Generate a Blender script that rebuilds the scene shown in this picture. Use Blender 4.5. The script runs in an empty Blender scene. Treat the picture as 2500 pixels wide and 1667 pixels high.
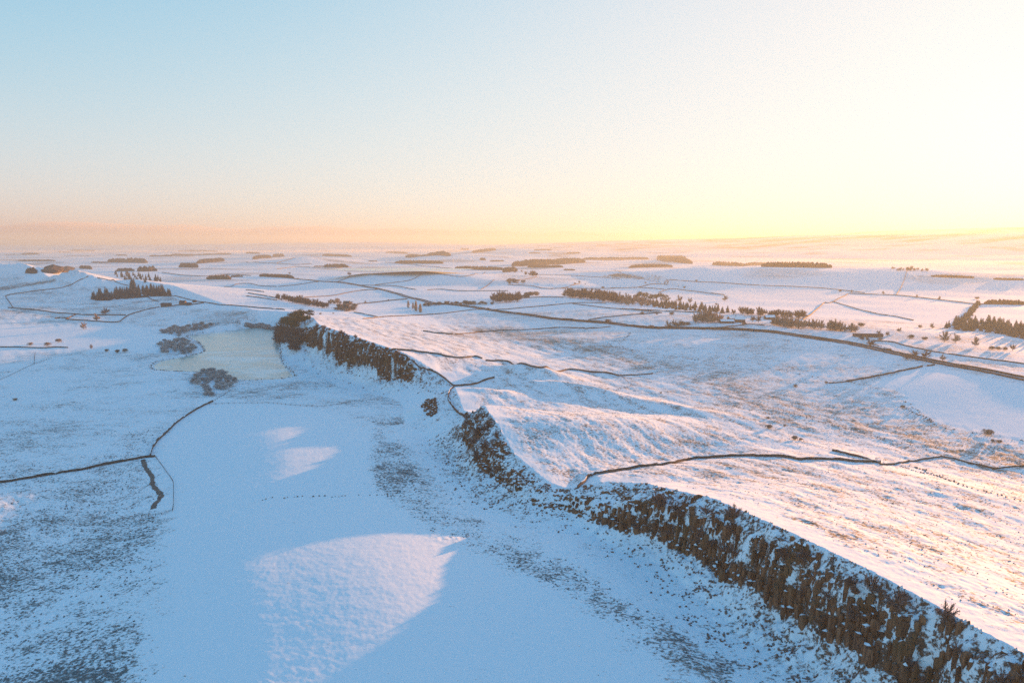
import bpy, bmesh, math, random
import numpy as np
from mathutils import Vector, Matrix

SC = bpy.context.scene
COL = SC.collection
# ---------------------------------------------------------------- camera, light, exposure
cam_data = bpy.data.cameras.new('camera')
cam = bpy.data.objects.new('camera', cam_data)
COL.objects.link(cam)
cam.location = (0, 0, 150)
cam.rotation_euler = (math.radians(90 - 8.309), 0, 0)
cam_data.sensor_width = 36
cam_data.lens = 24.0
cam_data.clip_start = 1
cam_data.clip_end = 200000
SC.camera = cam

SUN_EL, SUN_AZ = math.radians(4.1), math.radians(44)
world = bpy.data.worlds.new('World')
SC.world = world
world.use_nodes = True
wn, wl = world.node_tree.nodes, world.node_tree.links
sky = wn.new('ShaderNodeTexSky')
sky.sky_type = 'NISHITA'
sky.sun_disc = False
sky.sun_elevation = SUN_EL
sky.sun_rotation = SUN_AZ
sky.altitude = 100
sky.air_density = 1.0
sky.dust_density = 1.0
sky.ozone_density = 4.0
# thin high haze evens the sky out: every colour climbs quickly to a milky level and then only slowly towards the sun
sp = wn.new('ShaderNodeSeparateXYZ')
wl.new(sky.outputs[0], sp.inputs[0])
cb = wn.new('ShaderNodeCombineXYZ')
wl.new(sp.outputs[0], cb.inputs[0])
hg = wn.new('ShaderNodeMath')
hg.operation = 'MULTIPLY_ADD'
wl.new(sp.outputs[1], hg.inputs[0])
hg.inputs[1].default_value = .66
hg.inputs[2].default_value = .34
wl.new(hg.outputs[0], cb.inputs[1])
cb.inputs[2].default_value = 1


def vmath(op, a, b, c=None):
    t = wn.new('ShaderNodeVectorMath')
    t.operation = op
    for i, v in enumerate((a, b, c)):
        if v is None:
            continue
        if isinstance(v, tuple):
            t.inputs[i].default_value = v
        else:
            wl.new(v, t.inputs[i])
    return t.outputs[0]


pw = vmath('MULTIPLY', sky.outputs[0], cb.outputs[0])
milky = vmath('DIVIDE', vmath('MULTIPLY', pw, (12.2, 3.80, 4.95)), vmath('MULTIPLY_ADD', pw, (10.5, 2.95, 4.2), (1, 1, 1)))
skyc = vmath('MULTIPLY_ADD', sky.outputs[0], (.040, .020, .046), milky)
wn['Background'].inputs['Strength'].default_value = 0.15
wl.new(skyc, wn['Background'].inputs[0])

sl = bpy.data.lights.new('sun', 'SUN')
sl.energy = 4.0
sl.angle = math.radians(0.5)
sl.color = (1.0, 0.42, 0.12)
sun = bpy.data.objects.new('sun', sl)
COL.objects.link(sun)
SUNV = Vector((math.sin(SUN_AZ) * math.cos(SUN_EL), math.cos(SUN_AZ) * math.cos(SUN_EL), math.sin(SUN_EL)))
sun.rotation_euler = SUNV.to_track_quat('Z', 'Y').to_euler()
sun.location = (0, 0, 400)

SC.view_settings.view_transform = 'Standard'
SC.view_settings.look = 'None'
SC.view_settings.gamma = 1
SC.view_settings.use_curve_mapping = False
SC.view_settings.exposure = 2.3
SC.cycles.max_bounces = 6
SC.cycles.diffuse_bounces = 2
SC.cycles.volume_bounces = 1
SC.cycles.use_denoising = False
HAZE = 1.05e-4

# ---------------------------------------------------------------- terrain
_rng = np.random.RandomState(7)
_perm = _rng.permutation(4096).astype(np.int32)
_perm = np.concatenate([_perm, _perm])
_ga = _rng.rand(4096) * 2 * np.pi
_gx, _gy = np.cos(_ga), np.sin(_ga)


def perlin(x, y, seed=0):
    x = np.asarray(x, float) + seed * 37.17
    y = np.asarray(y, float) + seed * 91.73
    xi, yi = np.floor(x), np.floor(y)
    fx, fy = x - xi, y - yi
    xi = xi.astype(np.int64) & 4095
    yi = yi.astype(np.int64) & 4095
    u = fx * fx * fx * (fx * (fx * 6 - 15) + 10)
    v = fy * fy * fy * (fy * (fy * 6 - 15) + 10)

    def g(ix, iy, dx, dy):
        h = _perm[_perm[ix & 4095] + (iy & 4095)]
        return _gx[h] * dx + _gy[h] * dy
    a, b = g(xi, yi, fx, fy), g(xi + 1, yi, fx - 1, fy)
    c, d = g(xi, yi + 1, fx, fy - 1), g(xi + 1, yi + 1, fx - 1, fy - 1)
    return ((a + u * (b - a)) * (1 - v) + (c + u * (d - c)) * v) * 1.5


def sstep(a, b, x):
    t = np.clip((x - a) / (b - a), 0, 1)
    return t * t * (3 - 2 * t)


def near_poly(x, y, P, cols):
    """signed distance (right of travel +), interpolated columns at the closest point of polyline P"""
    best = np.full(x.shape, 1e18)
    sg = np.zeros(x.shape)
    out = [np.zeros(x.shape) for _ in cols]
    for i in range(len(P) - 1):
        ax, ay = P[i, 0], P[i, 1]
        dx, dy = P[i + 1, 0] - ax, P[i + 1, 1] - ay
        t = np.clip(((x - ax) * dx + (y - ay) * dy) / (dx * dx + dy * dy), 0, 1)
        ex, ey = x - ax - t * dx, y - ay - t * dy
        d2 = ex * ex + ey * ey
        m = d2 < best
        best = np.where(m, d2, best)
        sg = np.where(m, np.sign(ex * dy - ey * dx), sg)
        for k, c in enumerate(cols):
            out[k] = np.where(m, P[i, c] + t * (P[i + 1, c] - P[i, c]), out[k])
    return np.sqrt(best) * sg, out


def in_poly(x, y, poly):
    r = np.zeros(x.shape, bool)
    n = len(poly)
    j = n - 1
    for i in range(n):
        xi, yi = poly[i]
        xj, yj = poly[j]
        c = ((yi > y) != (yj > y)) & (x < (xj - xi) * (y - yi) / (yj - yi + 1e-12) + xi)
        r ^= c
        j = i
    return r


def dist_poly(x, y, poly):
    """signed distance to a closed polygon, positive inside"""
    P = np.array(list(poly) + [poly[0]], float)
    d, _ = near_poly(x, y, P, [])
    return np.where(in_poly(x, y, poly), np.abs(d), -np.abs(d))


# crest of the crag ridge: x, y, crest height, upper slope width, its share of the drop,
# cliff share of the drop, talus width, width of the dip slope behind
RIDGE = np.array([
    [230, -200, 47, 10, .25, .45, 24, 300],
    [170, 0, 47, 10, .25, .45, 24, 290],
    [145, 100, 47, 6, .20, .56, 19, 280],
    [129.5, 159.5, 47, 6, .20, .56, 18, 270],
    [114.7, 205.4, 46, 6, .20, .56, 16, 265],
    [101.3, 241.7, 44, 6, .20, .56, 15, 260],
    [88.2, 285.1, 39, 10, .22, .60, 14, 255],
    [78.3, 306.5, 34.5, 16, .22, .60, 13, 250],
    [67.6, 333.0, 28.6, 26, .30, .42, 14, 245],
    [46.4, 343.0, 25.8, 24, .25, .50, 12, 240],
    [28.6, 346.3, 21.3, 9, .20, .50, 11, 240],
    [19.3, 352.0, 22.5, 8, .28, .45, 12, 240],
    [1.0, 387.0, 26.6, 9, .28, .48, 13, 240],
    [-13.3, 441.7, 34, 11, .34, .46, 16, 240],
    [-20.5, 474.3, 35, 14, .50, .20, 22, 200],
    [-27.0, 494, 23.2, 14, .5, .1, 22, 160],
    [-38.1, 519, 20.2, 12, .3, .1, 22, 150],
    [-46.0, 560, 24.2, 14, .3, .1, 26, 150],
    [-52.5, 606, 19.8, 12, .3, .1, 30, 180],
    [-74.8, 648, 25.5, 12, .3, .1, 36, 220],
    [-103.7, 676, 37, 7, .10, .55, 26, 250],
    [-121.3, 690.0, 41, 6, .08, .64, 26, 250],
    [-158.9, 743, 42, 6, .09, .62, 26, 250],
    [-209.6, 822, 42, 7, .10, .60, 28, 260],
    [-266.8, 911, 42, 8, .12, .52, 32, 260],
    [-306.6, 984, 43, 12, .2, .30, 40, 280],
    [-400, 1165, 27, 20, .2, .1, 90, 300],
    [-600, 1420, 21, 20, .2, .05, 160, 320],
    [-880, 1780, 36, 20, .2, .05, 170, 340],
    [-1041, 1869, 50, 15, .2, .05, 170, 300],
    [-1102, 1850, 46, 10, .2, .05, 160, 300],
    [-1228, 1915, 74, 8, .2, .05, 190, 260],
    [-1330, 1960, 50, 10, .2, .05, 170, 300],
    [-1500, 2180, 56, 10, .2, .05, 170, 300],
    [-1640, 2290, 81, 8, .2, .05, 190, 260],
    [-1900, 2400, 70, 10, .2, .05, 190, 300],
    [-2600, 2700, 50, 20, .2, .05, 220, 400]], float)

LOUGH = [(-471, 1015), (-520, 1080), (-503, 1125), (-478, 1165), (-453, 1215), (-398, 1185), (-372, 1075),
         (-326, 950), (-290, 850), (-243, 752), (-250, 738), (-284, 728), (-318, 739), (-350, 775), (-390, 782),
         (-420, 790), (-438, 815), (-446, 850), (-430, 890), (-425, 930)]

# far and middle hills: crest polyline (x, y, z), front half width, back half width
HILLS = [
    ([(356, 2500, 16), (459, 2550, 38), (704, 2500, 59), (1116, 2430, 57), (1346, 2400, 60), (1600, 2260, 46), (1900, 2050, 44), (2300, 1760, 52)], 480, 480),
    ([(-213, 13000, 93), (1766, 12500, 165), (3799, 11500, 207), (5449, 10500, 294), (6008, 9800, 315), (6659, 9000, 335), (7668, 8000, 334), (10500, 6500, 330)], 4000, 3000),
    ([(-14336, 16500, 78), (-11212, 16500, 68), (-8085, 16500, 78), (-5312, 16000, 120), (-3291, 16000, 140), (-1722, 15500, 102), (234, 15500, 53)], 2500, 2500),
    ([(-779, 7000, 14), (-424, 7000, 58), (18, 7200, 83), (460, 7000, 67), (921, 6500, 8)], 900, 900),
    ([(-975, 5200, 3), (-711, 5200, 36), (-381, 5200, 59), (-82, 5000, 40), (200, 4700, 5)], 600, 700),
    ([(-1679, 4300, 15), (-1514, 4300, 34), (-1295, 4300, 56), (-1107, 4200, 32), (-950, 4100, 5)], 420, 500),
    ([(-594, 2300, 15), (-486, 2350, 40), (-329, 2400, 46), (-173, 2350, 39), (-37, 2250, 20)], 150, 400),
]

# knolls behind the gaps: x, y, rx, ry, rotation, height
BUMPS = [(-22, 585, 26, 13, -.35, 3.5), (22, 672, 40, 20, -.5, 11.0), (60, 610, 55, 14, -.45, 7.0), (118, 560, 60, 16, -.6, 6.0),
         (-78, 545, 8, 12, .2, 7.0), (-50, 245, 46, 70, .25, 4.0), (-110, 400, 60, 110, .2, 1.0),
         (112, 418, 62, 24, .60, -6.0), (75, 470, 95, 26, .55, 4.0), (260, 330, 90, 40, -.5, 3.0), (190, 240, 25, 60, -.1, -1.6),
         (420, 1010, 260, 90, -.4, 3.0), (-700, 1180, 120, 260, .5, 3.0), (150, 900, 160, 70, -.3, 5.0)]


def plain(x, y, d):
    L = np.interp(y, [0, 150, 300, 400, 500, 650, 760, 1250, 1600, 2300, 3500], [15.5, 16, 15, 12.8, 10.8, 4.5, 1.6, 1.6, 9, 17, 10])
    L = L + sstep(-600, -1500, x) * 8
    L = L - 2.6 * np.exp(-((d + 34) / 16) ** 2) * sstep(520, 470, y)
    R = np.interp(y, [0, 400, 700, 1150, 1600, 2400, 3500], [10, 12, 13, 15, 13, 12, 8])
    edge = np.interp(y, [150, 198, 269, 400, 480, 560], [-66, -84, -112, -140, -172, -185])
    L = L - np.maximum(L - .9, 0) * sstep(760, 660, y) * sstep(-10, 110, edge - x)
    rise = np.interp(y, [0, 250, 500, 1300, 1900, 2600], [8, 12, 13, 11, 5, 0])
    R = R - 1.5 + rise * (sstep(250, 600, d) - .75 * sstep(620, 1000, d))
    w = sstep(-30, 60, d)
    return L + (R - L) * w


def height(x, y, parts=False, more=False):
    x = np.asarray(x, float)
    y = np.asarray(y, float)
    r = np.hypot(x, y)
    wob = perlin(x / 38, y / 38, 3) * 9 * sstep(250, 700, r) * sstep(900, 700, r)
    d, (zc, w1, fa, fb, wt, wd) = near_poly(x, y, RIDGE, [2, 3, 4, 5, 6, 7])
    # behind the crest the nearest point can jump across a bend: ease the crest height over its neighbours
    sw, sz, sd = 1e-30, 0, 0
    for i in range(len(RIDGE) - 1):
        ax, ay = RIDGE[i, 0], RIDGE[i, 1]
        ex, ey = RIDGE[i + 1, 0] - ax, RIDGE[i + 1, 1] - ay
        t = np.clip(((x - ax) * ex + (y - ay) * ey) / (ex * ex + ey * ey), 0, 1)
        q = ((x - ax - t * ex) ** 2 + (y - ay - t * ey) ** 2 + 1.0) / 900
        w = q ** -4 * math.hypot(ex, ey)
        sw, sz, sd = sw + w, sz + w * (RIDGE[i, 2] + t * (RIDGE[i + 1, 2] - RIDGE[i, 2])), sd + w * (RIDGE[i, 7] + t * (RIDGE[i + 1, 7] - RIDGE[i, 7]))
    ease = sstep(1, 16, d)
    zc = zc + (sz / sw - zc) * ease
    wd = wd + (sd / sw - wd) * ease
    pl = plain(x, y, d)
    fb = np.where(y < 1000, fb * np.clip(.86 + .62 * perlin(x / 30, y / 30, 71), .58, 1.12), fb)
    T = zc - pl
    s = np.maximum(-d, 0)
    jit = perlin(x / 9, y / 9, 5) * 2.6 + perlin(x / 27, y / 27, 6) * 4.0
    ramp = sstep(0, 6, s)
    s2 = np.maximum(s + jit * ramp * np.where(fb > .15, 1, .3), 0)
    cw = 5.0
    a = fa * np.clip(s2 / w1, 0, 1)
    b = fb * np.clip((s2 - w1) / cw, 0, 1)
    tq = np.clip((s2 - w1 - cw) / wt, 0, 1)
    c = (1 - fa - fb) * (1 - (1 - tq) ** 1.7)
    fl = 1 - a - b - c
    dd = np.maximum(d, 0)
    q = np.clip(dd / wd, 0, 1)
    fr = 1 - (q * (1.12 - .12 * q)) 
    fr = np.where(q < .86, fr, fr * 1.0)
    fr = np.maximum(1 - 1.12 * q + .0 * q, 0)
    fr = np.where(fr < .12, .12 * np.exp((np.maximum(1 - 1.12 * q, -3) - .12) / .12) , fr)
    f = np.where(d < 0, fl, fr)
    z = pl + T * f
    cliff = np.clip((s2 - w1) / cw, 0, 1) * (1 - np.clip((s2 - w1 - cw) / 5, 0, 1)) * np.where(d < 0, 1, 0)
    upper = np.where(d < 0, np.clip(s2 / 2.0, 0, 1) * (1 - np.clip((s2 - w1) / cw, 0, 1)), 0)
    # dip slope undulation, drawn out along the strike of the ridge
    c0, s0 = np.cos(np.radians(66)), np.sin(np.radians(66))
    ls, lp = x * -.45 + y * .89, x * .89 + y * .45
    dip = sstep(4, 40, d) * sstep(330, 200, d) * sstep(1500, 900, y)
    z = z + dip * (perlin(ls / 55, lp / 14, 11) * .42 + perlin(ls / 90, lp / 31, 13) * .55 + perlin(ls / 24, lp / 8, 12) * .32) * np.interp(r, [0, 300, 600, 1200], [.8, .9, .75, .9])
    for bx, by, rx, ry, rot, h in BUMPS:
        cx, sx = np.cos(rot), np.sin(rot)
        ux, uy = (x - bx) * cx + (y - by) * sx, -(x - bx) * sx + (y - by) * cx
        z = z + h * np.exp(-(ux / rx) ** 2 - (uy / ry) ** 2)
    # rolling country
    far = np.interp(r, [800, 1500, 2500, 6000, 14000], [0, 1.6, 6, 22, 40])
    n = perlin(x / 900, y / 900, 21) * .6 + perlin(x / 2600, y / 1500, 22) * .8 + perlin(x / 380, y / 300, 23) * .22
    lim = sstep(0, 250, np.abs(d)) * np.where(r < 3000, 1, 1)
    z = z + far * n * lim * np.interp(r, [9000, 20000], [1, .7])
    for P, wf, wb in HILLS:
        P = np.array(P, float)
        dh, (zh,) = near_poly(x, y, P, [2])
        front = ((x * (P[:, 0].mean() - x) + y * (P[:, 1].mean() - y)) > 0)
        ad = np.abs(dh)
        side = np.where(dh < 0, 1.0, 0.0)   # polylines run left to right, so the near side is on the right (+)
        w = np.where(dh > 0, wf, wb)
        k = np.exp(-(ad / w) ** 2 * 1.4)
        z = z + np.maximum(zh - z, 0) * k
    z = z + perlin(x / 120, y / 120, 24) * np.interp(r, [100, 400, 1500], [.25, .6, 1.2]) * sstep(5, 60, np.abs(d))
    lk = dist_poly(x, y, LOUGH)
    z = np.where(lk > -60, np.minimum(z, np.where(lk > 0, np.maximum(.7 - lk * .12, -1.2), .7 - lk * np.where(d > -120, .85, .12))), z)
    if more:
        return z, d, s2, cliff, upper, lk, zc, pl, fb, w1
    if parts:
        return z, d, s2, cliff, upper, lk, zc, pl, fb
    return z
# ---------------------------------------------------------------- plan of the valley, metres east (x) and north (y) of the camera
FIELDS = {
    'mound': [(-286.3, 639.7), (-212.2, 606.1), (-152.5, 560.3), (-109.4, 511.3), (-87.5, 421.8), (-76.2, 372.0), (-55.6, 338.1), (-35.7, 301.9), (-4.8, 271.6), (24.7, 234.8), (51.4, 192.6), (54.2, 178.3), (-106.4, 182.9), (-114.3, 197.8), (-141.1, 258.8), (-180.0, 344.5), (-201.2, 389.7), (-248.4, 456.1), (-273.0, 525.2)],
    'rushes': [(-102.4, 496.5), (-89.0, 412.5), (-74.6, 361.3), (-37.6, 300.6), (4.3, 263.6), (55.3, 208.7), (65.8, 195.7), (74.2, 204.6), (49.2, 236.6), (14.1, 281.4), (-28.2, 335.2), (-56.9, 397.5), (-81.5, 465.2)],
    'lowerslope': [(-91.5, 504.8), (-45.9, 393.1), (14.3, 286.0), (49.2, 236.6), (85.0, 195.8), (92.2, 197.0), (64.5, 246.3), (22.1, 316.6), (-19.0, 376.6), (-47.5, 462.2), (-74.7, 528.0)],
    'bottomleft': [(-282.5, 340.4), (-222.6, 325.5), (-195.2, 344.5), (-174.8, 331.7), (-146.4, 266.9), (-115.9, 198.2), (-102.7, 172.3), (-194.2, 186.7), (-278.5, 299.0)],
    'midleft': [(-434.7, 535.5), (-365.9, 560.4), (-326.2, 589.2), (-274.9, 525.5), (-249.1, 456.3), (-198.9, 351.4), (-228.0, 333.8), (-286.9, 346.0)],
    'upperleft': [(-698.0, 873.2), (-423.6, 821.2), (-324.9, 677.8), (-310.9, 597.1), (-380.1, 582.9), (-461.0, 569.2)],
    'farpink': [(-949, 1196), (-632.2, 1162.9), (-522.7, 1046.0), (-472.3, 907.1), (-591.6, 939.0), (-727.3, 911.0)],
    'shore': [(-335.5, 764.5), (-232.8, 707.3), (-174.9, 645.0), (-144.9, 589.9), (-227.5, 651.2), (-294.6, 669.0)],
    'rightfield': [(340.5, 639.2), (435.1, 703.9), (464.7, 607.3), (477.2, 552.1), (385.5, 441.4), (360.7, 466.0), (343.1, 486.1), (329.9, 511.1), (338.7, 561.0), (350.9, 609.4)],
    'bowl': [(-7.4, 436.2), (27.1, 358.6), (36.0, 351.3), (63.5, 393.6), (128.1, 437.2), (125.5, 460.8), (65.1, 442.7), (21.1, 433.6)],
    'moor': [(339, 2588), (400, 2606), (450, 2484), (517, 2213), (483, 2345), (386, 2458)],
    'heath': [(-125.4, 967.4), (-70.3, 976.1), (-6.4, 1044.7), (88.5, 1047.5), (84.7, 1001.6), (17.8, 955.3), (-58.1, 909.5)],
    'fen': [(-632, 1386), (-553.0, 1327.4), (-470.3, 1251.8), (-453.8, 1227.1), (-476.4, 1186.7), (-511.7, 1177.9), (-588.1, 1237.4)],
    'burn': [(166.4, 996.5), (133.9, 908.0), (123.4, 875.4), (133.9, 858.6), (143.2, 890.7), (170.9, 965.7)],
}
FIELD_MASKS = [('upperleft', 0.24, 0.2, 14), ('midleft', 0.32, 0.15, 10), ('bottomleft', 0.4, 0.08, 16), ('farpink', 0.06, 0.5, 20), ('mound', 0.06, 0.6, 11), ('lowerslope', 0.2, 0.45, 9), ('rushes', 0.4, 0.12, 6), ('shore', 0.34, 0.35, 10), ('rightfield', 0.02, 0.6, 6), ('bowl', 0.36, 0.8, 12), ('moor', 0.6, 0.95, 18), ('heath', 0.46, 0.95, 24), ('fen', 0.4, 0.3, 16), ('burn', 0.36, 0.9, 14)]
WALLS = [
    ([(-1236, 1664), (-1260, 1724), (-1239, 1767), (-1201, 1789), (-1185, 1802), (-1176, 1824), (-1175, 1863), (-1161, 1877)], 1.5, 'field wall climbing from the left edge to the pointed snowy hill'),
    ([(-1236, 1664), (-1143, 1548), (-1056, 1441)], 1.2, 'short frosted wall closing the left end of the hill field'),
    ([(-1069, 1443), (-1056, 1441), (-993, 1412), (-928, 1376), (-881, 1356), (-830, 1333), (-783, 1329), (-756, 1330)], 1.5, 'long dark wall along the foot of the hill field with a lone bare tree'),
    ([(-833, 1267), (-848, 1306), (-863, 1344)], 1.5, 'stub of wall joining the ruined sheepfold to the field wall'),
    ([(-833, 1267), (-802.6, 1255.0), (-763.0, 1240.7), (-717.8, 1229.3), (-729.5, 1271.7), (-750, 1327), (-758, 1371), (-760, 1422), (-753, 1453)], 1.5, 'dark wall dipping round the lower paddock up to the hill farm'),
    ([(-727, 1455), (-717, 1464), (-689, 1456), (-660, 1460)], 1.5, 'yard wall in front of the hill farm buildings'),
    ([(-796, 1611), (-721, 1525), (-692, 1494), (-657, 1463), (-577, 1387), (-484.7, 1319.4), (-445.3, 1299.1), (-427.4, 1280.2)], 1.5, 'wall running right from the conifer plantation past the farm above the lough'),
    ([(-1130, 1865), (-1108, 1873), (-1066, 1846), (-1018, 1813)], 1.5, 'wall crossing the slope left of the upper conifers'),
    ([(-899, 1628), (-881, 1637), (-852, 1632), (-794, 1607)], 1.3, 'wall along the lower edge of the conifer plantation'),
    ([(-874, 1634), (-837, 1582), (-794, 1530)], 1.3, 'short diagonal wall between the conifers and the farm'),
    ([(-718.8, 947.1), (-687.6, 947.3), (-653.9, 943.8), (-643.4, 951.4), (-622.4, 945.6)], 1.5, 'low wall from the left edge between pink lit and blue shaded fields'),
    ([(-843, 2001), (-876, 2147), (-886, 2227), (-855, 2230), (-779, 2130), (-726, 2108)], 1.5, 'wall over the crest of the lit ridge behind the hill farm'),
    ([(-721, 2108), (-693, 2160), (-673, 2259), (-655, 2314)], 1.5, 'wall across the snowy field from the ridge to the road'),
    ([(-714, 1832), (-686, 1829), (-655, 1805)], 1.5, 'upper of three short walls on the lit ridge left of the tree belt'),
    ([(-666, 1722), (-610, 1666), (-552, 1609)], 1.5, 'middle of three walls on the lit ridge running to the tree belt'),
    ([(-635, 1626), (-583, 1594), (-535, 1551)], 1.5, 'lower of three walls on the lit ridge running to the tree belt'),
    ([(-507, 1661), (-490, 1715), (-461, 1778), (-448, 1870), (-422, 1933), (-385, 1954)], 1.5, 'dark wall curving from the tree belt to the road'),
    ([(-344, 1516), (-315, 1555), (-283, 1593), (-248, 1616)], 1.6, 'bushy wall from the cottage trees to the road'),
    ([(-235.2, 1070.6), (-227.5, 1166.7), (-198.2, 1222.7), (-164.3, 1271.2), (-125.1, 1298.6), (-95.3, 1329.7), (-72.3, 1348.1), (-41.1, 1339.1), (-8.1, 1339.2)], 1.5, 'long dark wall behind the golden trees, straight across the snow'),
    ([(-294.9, 1268.2), (-272.6, 1242.1), (-247.6, 1199.3), (-229.3, 1166.2)], 1.5, 'wall from the frosted bushes down to the long straight wall'),
    ([(-432, 2157), (-391, 2203), (-343, 2248), (-320, 2295), (-302, 2356), (-263, 2354), (-202, 2304), (-160, 2305), (-131, 2393), (-125, 3239)], 1.5, 'wall climbing over the low scarp beyond the road'),
    ([(-471, 2144), (-378, 2130), (-323, 2046), (-271, 1933)], 1.5, 'short wall beyond the road, below the scarp'),
    ([(-237, 1913), (-203, 1951), (-149, 1878), (-88, 1873), (-11, 1891)], 1.5, 'level wall along the foot of the low scarp'),
    ([(-89, 1969), (-73, 2160), (-60, 2278)], 1.5, 'short steep wall up the right end of the low scarp'),
    ([(-584, 2300), (-570, 2351), (-570, 2436)], 1.6, 'short wall up to the round dark tree on the scarp'),
    ([(-126.8, 966.0), (-100.2, 954.1), (-84.7, 956.3), (-70.5, 978.8), (-48.3, 1020.4), (-18.4, 1042.7), (2.2, 1047.7), (29.9, 1048.8), (72.1, 1060.1), (98.9, 1048.7), (111.8, 1040.0)], 1.5, 'wall round the far side of the brown heath behind the crag'),
    ([(-146.1, 713.3), (-137.8, 701.4), (-125.0, 688.8), (-102.9, 701.3), (-86.1, 706.1), (-78.3, 708.7), (-68.5, 704.7), (-50.8, 717.4), (-39.8, 734.9), (-32.3, 730.1)], 1.6, 'thick wall leaving the top of the far crag along the lit slope'),
    ([(-28.4, 721.5), (-4.5, 733.3), (10.5, 679.3), (29.1, 665.2), (61.1, 717.1), (84.6, 713.7), (101.8, 709.1), (110.4, 696.6)], 1.6, 'thick wall below the lit slope between the far crag and the plain'),
    ([(110.5, 696.6), (130.5, 704.8), (149.3, 710.6)], 1.2, 'thin wall leaving the end of the thick wall across the plain'),
    ([(-112.1, 679.0), (-105.8, 674.6), (-95.4, 663.2), (-85.4, 653.6), (-76.3, 649.3), (-63.6, 629.5), (-52.3, 607.0)], 1.8, 'wall dropping steeply down the end of the far crag into the gap'),
    ([(-52.3, 607.0), (-44.7, 613.0), (-34.0, 623.7), (-25.2, 639.1), (-16.9, 646.6)], 1.7, 'wall climbing out of the gap over the small knoll'),
    ([(-51.8, 599.7), (-54.5, 590.4), (-53.5, 559.2), (-51.5, 546.9), (-48.2, 535.2), (-43.3, 518.5), (-35.8, 498.9)], 1.6, 'pale broad wall curving round the head of the gap'),
    ([(-35.9, 500.1), (-33.6, 503.6), (-27.5, 471.1)], 1.6, 'short thick wall from the gap to the foot of the middle crag peak'),
    ([(34.3, 342.6), (38.1, 348.1), (42.9, 359.3), (54.8, 365.9), (69.4, 377.8), (83.8, 385.4), (95.3, 393.9), (114.4, 414.0), (124.9, 413.9), (144.0, 408.6), (159.3, 403.5), (169.4, 403.0), (174.7, 399.3), (197.5, 404.6), (208.9, 399.8), (226.4, 404.5)], 1.6, 'thick dark wall from the near notch along the sunlit dip slope'),
    ([(221.8, 396.4), (239.9, 407.8), (263.6, 421.7), (279.3, 428.5)], 1.0, 'low wall continuing from the sunlit slope onto the shaded plain'),
    ([(279.3, 428.5), (285.1, 427.4), (289.4, 417.4), (298.8, 406.5)], 0.9, 'low wall running to the right across the shaded plain'),
    ([(298.8, 406.5), (309.9, 409.5), (320.5, 411.6), (336.7, 414.5)], 0.9, 'short low wall at the right edge of the shaded plain'),
    ([(209.5, 431.8), (213.4, 424.7), (220.4, 414.5), (223.6, 399.7)], 1.2, 'short wall along the foot of the lit slope by two round bushes'),
    ([(324.2, 649.8), (343.9, 657.9), (380.9, 675.7), (427.5, 699.7)], 1.7, 'straight wall on the plain leading up to the main road'),
    ([(306.1, 646.9), (315.5, 648.5), (324.2, 649.8)], 1.1, 'crumbled end of the straight wall by a small bush'),
    ([(433.3, 701.6), (443.9, 705.8)], 1.6, 'detached stub of wall beside the main road'),
    ([(881, 1785), (970, 1724), (993, 1623), (1008, 1524), (1017, 1482), (1105, 1470)], 1.5, 'far wall along the foot of the big hill on the right'),
    ([(507, 2201), (574, 2115), (659, 2057), (749, 1984), (771, 1975), (877, 1923), (926, 1791)], 1.5, 'far wall with scattered bushes crossing below the big hill'),
    ([(1310, 2274), (1170, 2044), (980, 1740)], 1.5, 'wall running straight up the big hill to the trees on top'),
    ([(874, 1774), (737, 1562), (706, 1518), (706, 1536), (620, 1379), (471.6, 1099.2)], 1.5, 'kinked wall coming down from the big hill to the tree belt'),
    ([(737, 1562), (703, 1412), (682.8, 1264.2), (692.9, 1226.2), (680.8, 1150.4)], 1.5, 'wall slanting right across the field below the big hill'),
    ([(-8.1, 1339.2), (25.2, 1358.8), (78.0, 1386.2), (121.6, 1419.1), (155.7, 1433.4), (194.9, 1411.2)], 1.5, 'wall across the snow in front of the long wood'),
    ([(125.0, 1404.8), (157.1, 1343.9), (184.0, 1299.8), (221.3, 1269.0), (265.2, 1202.9)], 1.5, 'wall slanting down to the point of the narrow field'),
    ([(125.9, 1120.7), (152.8, 1143.3), (183.0, 1156.8), (225.8, 1182.5), (264.7, 1200.9)], 1.5, 'wall rising from the road to the point of the narrow field'),
    ([(207.7, 1288.3), (258.9, 1249.4), (295.2, 1229.7), (345.8, 1208.6)], 1.5, 'wall close along the lower edge of the long wood'),
    ([(111.5, 1036.6), (130.5, 1038.4), (152.1, 1046.4)], 1.3, 'short wall between the heath and the road'),
    ([(398, 1853), (468, 2000), (503, 1909), (544, 1748)], 1.5, 'bent wall in the field behind the long wood'),
    ([(147, 2030), (179, 2094), (218, 2179)], 1.5, 'short wall with frosted trees up the field left of the long wood'),
    ([(116, 2003), (218, 2017), (316, 2008), (374, 2039)], 1.5, 'level wall just behind the left end of the long wood'),
    ([(377, 2040), (415, 2014), (440, 1976)], 1.5, 'short wall behind the pines of the long wood'),
    ([(16, 2329), (65, 2436), (92, 2529)], 1.5, 'short wall by the round copse beyond the village trees'),
    ([(91, 2883), (186, 2767), (250, 2721), (338, 2549), (384, 2444)], 1.5, 'long wall bordering the brown moor strip'),
    ([(-13, 2147), (56, 2118), (87, 2031), (118, 1988)], 1.5, 'wall from the village trees to the level wall'),
    ([(-9, 1568), (29, 1579), (69, 1605), (122, 1612)], 1.5, 'wall running into the left tip of the long wood'),
    ([(287.1, 988.8), (322.6, 998.4), (353.3, 1016.3), (373.0, 1001.4)], 1.4, 'wall from the road up to the snowy roofed farm'),
    ([(374, 2039), (453, 2199), (506, 2195)], 1.5, 'double line of wall slanting up behind the long wood'),
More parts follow.
